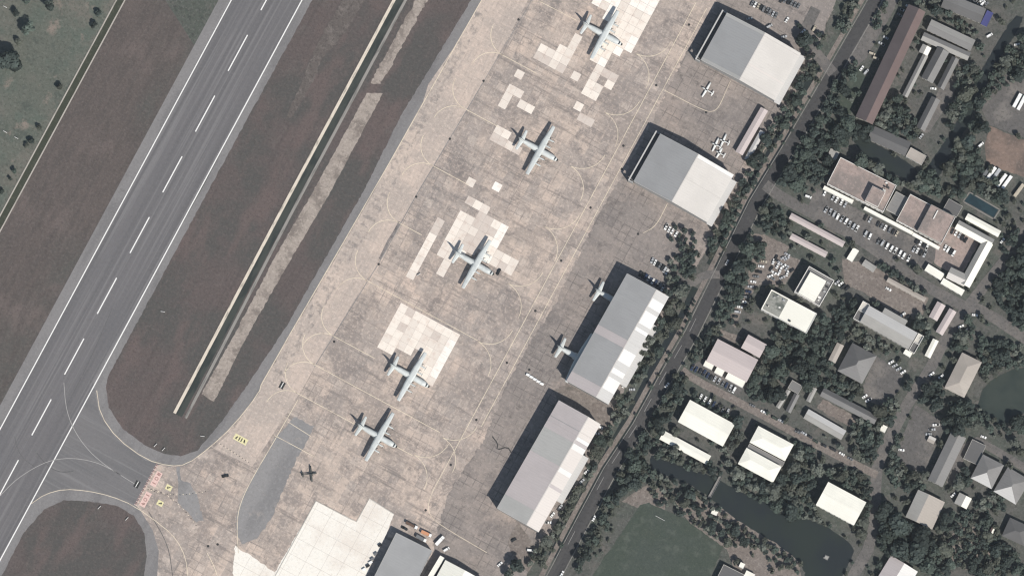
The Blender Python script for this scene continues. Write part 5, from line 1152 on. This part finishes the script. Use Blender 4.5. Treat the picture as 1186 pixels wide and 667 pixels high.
def grove(poly, rmin, rmax, where, dens=.75, tones='dark dark mid mid olive pale', tries=None, avoid=False):
    g = 'trees ' + where; ts = tones.split()
    xs = [p[0] for p in poly]; ys = [p[1] for p in poly]
    area = abs(sum(poly[i][0] * poly[(i + 1) % len(poly)][1] - poly[(i + 1) % len(poly)][0] * poly[i][1] for i in range(len(poly)))) / 2
    for _ in range(tries or int(area * .9)):
        p = (tr.uniform(min(xs), max(xs)), tr.uniform(min(ys), max(ys)))
        if not inside(p, poly): continue
        r = 1.1 * (rmin + (rmax * 1.25 - rmin) * tr.random() ** 1.6); rp = r / S
        if any(math.hypot(p[0] - q[0], p[1] - q[1]) < (rp + q[2]) * (dens - .02) for q in PLACED): continue
        if any(inside((p[0] + dx * rp * .55, p[1] + dy * rp * .55), q) for q in QUADS for dx, dy in ((1, 0), (-1, 0), (0, 1), (0, -1), (0, 0))): continue
        if avoid and (any(inside(p, q) for q in NOGO) or near_line(p, road_pts, 26)): continue
        if any(near_line(p, pts, w * .8 + rp * .25) for pts, w in ROADS): continue
        if any(math.hypot(p[0] - q[0], p[1] - q[1]) < rp * .8 + 2 for q in CARS): continue
        PLACED.append((p[0], p[1], rp)); tree(p, r, tr.choice(ts), where, g)
# lone trees first
for p, r, tn, lb in [((31, 33), 6.5, 'mid', 'large bushy tree in the meadow, upper left corner'), ((8, 68), 8.5, 'dark', 'largest dark tree at the left edge of the meadow'), ((18, 76), 5, 'dark', 'dark tree joined to the largest meadow tree'),
  ((57, 2), 6.5, 'dark', 'dark tree touching the top edge in the meadow'), ((22, 48), 3.2, 'olive', 'small shrubby tree between the meadow trees'), ((18, 15), 3, 'dark', 'small dark tree near the upper left corner'), ((30, 2), 3, 'mid', 'small tree at the top edge of the meadow'),
  ((114, 16), 2.9, 'dark', 'upper of two dark trees beside the drain'), ((109, 29), 2.7, 'dark', 'lower of two dark trees beside the drain'), ((69, 101), 2.6, 'olive', 'thin olive bush beside the drain'), ((45, 148), 2.4, 'olive', 'round bush beside the drain, upper of three'),
  ((36, 163), 2.4, 'dark', 'round bush beside the drain, middle of three'), ((31, 169), 2.2, 'olive', 'round bush beside the drain, lowest of three'), ((17, 198), 2.4, 'mid', 'lone bush left of the drain'), ((12, 207), 1.8, 'mid', 'tiny bush left of the drain'),
  ((2, 222), 2.2, 'mid', 'bush at the left edge by the drain'), ((600, 655), 6, 'dark', 'dark tree group at the bottom edge below the hangars'), ((588, 664), 4.5, 'mid', 'tree cut by the bottom edge below the hangars'), ((934, 45), 6.5, 'dark', 'largest tree clump at the top hangar corner')]:
    PLACED.append((p[0], p[1], r / S)); tree(p, r, tn, '', None, lb)
G_ = grove
G_([(925, 30), (955, 38), (950, 62), (936, 68), (922, 52)], 2, 4.5, 'in the clump at the gate lane')
G_([(940, 66), (950, 72), (905, 155), (850, 262), (826, 300), (815, 298), (852, 222), (900, 135)], 2.0, 4.0, 'on the canal bank behind the two top hangars', .62, 'dark mid olive mid')
G_([(770, 300), (800, 296), (806, 325), (790, 345), (775, 340)], 2.5, 5.5, 'beside the striped hangar corner', .65)
G_([(780, 262), (802, 268), (812, 300), (798, 296), (776, 275)], 2, 4.5, 'below the second hangar', .7)
G_([(786, 350), (792, 360), (730, 470), (690, 540), (640, 635), (612, 662), (606, 655), (640, 612), (705, 490), (712, 468), (775, 348)], 2.0, 4.4, 'on the canal bank behind the long hangars', .6, 'dark mid olive olive pale')
G_([(970, 76), (995, 72), (972, 118), (985, 140), (1012, 150), (1000, 162), (985, 158), (970, 182), (952, 214), (928, 218), (905, 206), (930, 165), (955, 120)], 2.2, 5.0, 'between main road and flat brown block', .62, 'dark dark mid')
G_([(1018, 118), (1048, 112), (1066, 152), (1058, 166), (1012, 146)], 2.5, 5, 'south of the brown roofed barrack', .62)
G_([(985, 182), (1000, 182), (1036, 205), (1058, 215), (1056, 224), (1040, 214), (976, 182)], 2.5, 5.0, 'between canal arm and flat brown block', .6)
G_([(1062, 196), (1080, 200), (1096, 215), (1120, 226), (1100, 230), (1060, 222)], 2.5, 5, 'along the canal bend near the pool', .6)
G_([(1112, 162), (1132, 165), (1140, 195), (1165, 225), (1160, 238), (1125, 220), (1096, 205), (1100, 185)], 2.5, 5.2, 'between pool and canal', .6)
G_([(1104, 76), (1125, 74), (1136, 85), (1130, 104), (1112, 140), (1100, 148), (1096, 134), (1110, 112)], 2.5, 5, 'on the west bank of the upper right canal', .6)
G_([(1145, 90), (1172, 50), (1186, 40), (1200, 60), (1186, 85), (1150, 110), (1135, 128), (1142, 150), (1122, 158)], 2.2, 5, 'on the east bank of the upper right canal', .65)
G_([(1060, 0), (1086, -5), (1090, 14), (1075, 14)], 2, 4.2, 'at the north end of the brown roof', .65)
G_([(1098, 14), (1132, 36), (1128, 44), (1092, 24)], 1.6, 3.0, 'between two grey barracks, upper right', .7, 'mid olive pale')
G_([(864, 284), (888, 284), (884, 298), (868, 320), (848, 374), (826, 374), (838, 345), (852, 320)], 2.5, 5.0, 'in the roadside strip beside the scrap yard', .62, 'dark mid mid')
G_([(900, 375), (935, 392), (930, 428), (905, 440), (884, 418), (892, 400)], 2.5, 5.8, 'below the weedy white roof', .62, 'mid dark olive')
G_([(940, 388), (962, 356), (992, 345), (985, 372), (965, 400), (962, 428), (940, 452), (930, 440)], 2.5, 5.5, 'between white block and long grey office', .62, 'dark dark mid')
G_([(992, 378), (1045, 408), (1012, 410), (980, 394)], 1.6, 3.6, 'in the garden below the long grey office', .7, 'olive mid pale')
G_([(865, 425), (885, 418), (905, 440), (898, 465), (875, 462), (862, 450)], 2.5, 5.5, 'right of the pink roofed office', .62)
G_([(880, 228), (908, 246), (916, 262), (912, 280), (885, 268)], 2.2, 4.5, 'by the main road at the pink row houses', .65)
G_([(775, 418), (797, 440), (790, 462), (768, 496), (756, 520), (748, 555), (722, 572), (700, 620), (672, 664), (662, 660), (700, 585), (728, 530), (760, 470)], 2.0, 4.8, 'in the strip east of the lower main road', .56, 'dark mid olive')
G_([(800, 448), (830, 462), (855, 482), (862, 505), (842, 528), (835, 525), (852, 490), (800, 464)], 2, 4.5, 'around the upper bright white roof', .66)
G_([(756, 506), (764, 508), (822, 538), (838, 548), (832, 556), (800, 542), (756, 526)], 2.2, 4.4, 'on the canal bank below the white strip roof', .62)
G_([(842, 530), (858, 540), (895, 562), (920, 540), (940, 580), (950, 602), (920, 598), (885, 582), (848, 566)], 2.4, 5.2, 'on the north canal bank below paired white roofs', .6)
G_([(752, 546), (790, 560), (825, 580), (850, 604), (880, 622), (928, 652), (924, 667), (880, 636), (840, 630), (800, 602), (756, 580)], 1.8, 4.0, 'on the south canal bank by the gardens', .72, 'dark mid olive pale')
G_([(915, 510), (940, 518), (948, 545), (938, 570), (925, 545)], 2.2, 4.5, 'between paired white roofs and square white roof', .64)
G_([(952, 540), (985, 540), (1008, 560), (1006, 600), (1000, 620), (986, 612), (1006, 580), (960, 552)], 2, 4, 'around the square white roof by winding road', .66)
G_([(985, 495), (1008, 478), (1030, 462), (1046, 470), (1028, 505), (1008, 538), (985, 525)], 2.4, 5.2, 'in the wood west of the wooded path', .6)
G_([(1050, 440), (1090, 440), (1094, 452), (1085, 470), (1066, 468), (1052, 460)], 3, 6, 'in the dark clump north of the square car park', .58, 'dark dark mid')
G_([(1096, 464), (1120, 465), (1130, 486), (1118, 500), (1098, 498)], 3, 5.8, 'in the dark clump by the assembly hall', .58, 'dark dark mid')
G_([(1036, 500), (1045, 505), (1040, 530), (1052, 548), (1040, 566), (1026, 540)], 2, 4, 'along the west side of the square car park', .66)
G_([(1050, 545), (1072, 548), (1068, 566), (1046, 566)], 2.4, 4.6, 'south of the square car park', .62)
G_([(1010, 600), (1022, 590), (1044, 596), (1072, 612), (1080, 630), (1062, 648), (1030, 640), (1010, 625)], 3.5, 7, 'in the large dark clump by the winding road', .56, 'dark dark mid')
G_([(1082, 612), (1102, 592), (1130, 592), (1150, 600), (1160, 625), (1180, 640), (1190, 667), (1140, 667), (1110, 655), (1090, 667), (1068, 664), (1082, 640)], 2.2, 5.2, 'in the lower right gardens', .68, 'dark mid olive')
G_([(1124, 464), (1140, 478), (1166, 495), (1186, 480), (1196, 500), (1150, 500), (1128, 492)], 2.2, 4.6, 'along the south shore of the pond', .62)
G_([(1136, 392), (1160, 392), (1186, 410), (1186, 425), (1160, 428), (1140, 440), (1134, 415)], 2.4, 5, 'along the north shore of the pond', .62)
G_([(1160, 300), (1175, 268), (1200, 262), (1200, 380), (1180, 378), (1152, 345)], 2.6, 5.6, 'in the wood at the right edge by the road', .58, 'dark mid dark')
G_([(1100, 372), (1118, 366), (1130, 378), (1122, 402), (1100, 408), (1092, 400)], 2, 4.5, 'south-east of the road junction', .64)
G_([(1046, 318), (1060, 318), (1076, 336), (1064, 340), (1040, 325)], 2.2, 4.2, 'along the north lane near the beige strip', .62)
G_([(1020, 300), (1036, 302), (1046, 316), (1030, 318), (1018, 310)], 2.2, 4.0, 'along the north lane bend', .62)
G_([(1098, 535), (1118, 545), (1122, 560), (1100, 572)], 2.2, 4.4, 'between grey barrack and villas', .64)
G_([(1064, 368), (1076, 374), (1078, 392), (1068, 400), (1060, 388)], 2.4, 4.4, 'beside the small pink roofs', .6)
G_([(985, -5), (1000, -8), (990, 20), (975, 40), (968, 30)], 1.8, 3.6, 'by the short canal at the top', .7)
G_([(1012, 14), (1026, 4), (1018, 30), (1008, 32)], 1.6, 2.6, 'on the traffic island beside the brown roof', .7, 'mid olive')
G_([(950, 430), (985, 440), (1000, 452), (985, 462), (948, 446)], 2, 4.4, 'above the long dark courtyard roof', .64)
G_([(1160, 560), (1166, 590), (1150, 598), (1128, 592), (1130, 580), (1146, 570)], 2, 4.2, 'in the villa gardens', .66)
G_([(612, 648), (650, 600), (656, 606), (630, 655)], 1.6, 3, 'at the south end of the roadside canal', .7, 'mid olive')
G_([(905, 205), (925, 185), (900, 232), (880, 262), (862, 300), (846, 330), (838, 330), (862, 285)], 1.8, 3.6, 'along the east kerb of the main road', .62)
G_([(836, 372), (842, 378), (806, 420), (792, 425), (815, 385)], 1.8, 3.4, 'beside main road left of the pink office', .62)
G_([(806, 340), (812, 344), (770, 424), (742, 478), (700, 552), (672, 604), (650, 645), (644, 641), (690, 560), (735, 480), (768, 420)], 1.2, 2.4, 'on the verge between canal and main road', .75, 'dark mid olive')
G_([(958, 66), (964, 70), (925, 145), (870, 238), (838, 300), (832, 296), (880, 215), (925, 130)], 1.2, 2.4, 'on the upper verge between canal and main road', .75, 'dark mid olive')
G_([(880, 240), (960, 60), (1020, 0), (1186, 0), (1186, 667), (640, 667), (760, 520), (800, 400)], 1.4, 3.0, 'scattered through the settlement', .95, 'mid olive olive pale', 2200, True)
# the 300 largest crowns are trees of their own, the small ones between them are one mass
TREES.sort(key=lambda t: (t[5] is None, -t[0]))
own, rest = TREES[:300], TREES[300:]
names = {}
for t in own: names.setdefault((t[3], TONE[t[2]]), []).append(t)
for (where, tone), ts in names.items():
    ts.sort(key=lambda t: t[1][0])
    for i, (r, p, tn, wh, g, lb) in enumerate(ts):
        if lb is None:
            lb = '%s tree %s' % (tone, wh) if len(ts) == 1 else '%s tree, %s from left, %s' % (tone, ORD[i], wh)
        if len(lb.split()) > 16: lb = lb.replace(' the ', ' ')
        place_tree(r, p, tn, lb, g)
for tone in LEAF:
    src = BUSH[tone]; V, F = [], []
    for (r, p, tn, wh, g, lb) in rest:
        if tn != tone: continue
        me = tr.choice(src); base = G(p, r * 1.15); a = tr.uniform(0, 6.283); ca_, sa_ = math.cos(a) * r, math.sin(a) * r; o = len(V)
        V += [(base.x + v.co.x * ca_ - v.co.y * sa_, base.y + v.co.x * sa_ + v.co.y * ca_, (v.co.z + 1.15) * r) for v in me.vertices]
        F += [tuple(i + o for i in f.vertices) for f in me.polygons]
    if not V: continue
    me = bpy.data.meshes.new('undergrowth'); me.from_pydata(V, [], F); me.materials.append(M['leaf_' + tone])
    tag(link('undergrowth', me), '%s bushes and saplings filling gaps between the larger trees' % TONE[tone], 'bushes', kind='stuff')
# --- haze: thin even air around everything
hb = MB().box(-6400, 6400, -6400, 6400, -1, 6300)
hm = bpy.data.materials.new('haze'); hm.use_nodes = True; hn = hm.node_tree; hn.nodes.remove(hn.nodes['Principled BSDF'])
pv = hn.nodes.new('ShaderNodeVolumePrincipled'); pv.inputs['Color'].default_value = (.86, .93, 1, 1); pv.inputs['Density'].default_value = 0.62e-5
hn.links.new(pv.outputs[0], hn.nodes['Material Output'].inputs['Volume'])
tag(hb.build('haze', hm), 'thin pale haze over the whole airfield', 'haze', kind='stuff')
print('trees', len(own), len(rest), 'slabs', len(cells), 'cars', len(CARS), 'objects', len(bpy.data.objects))
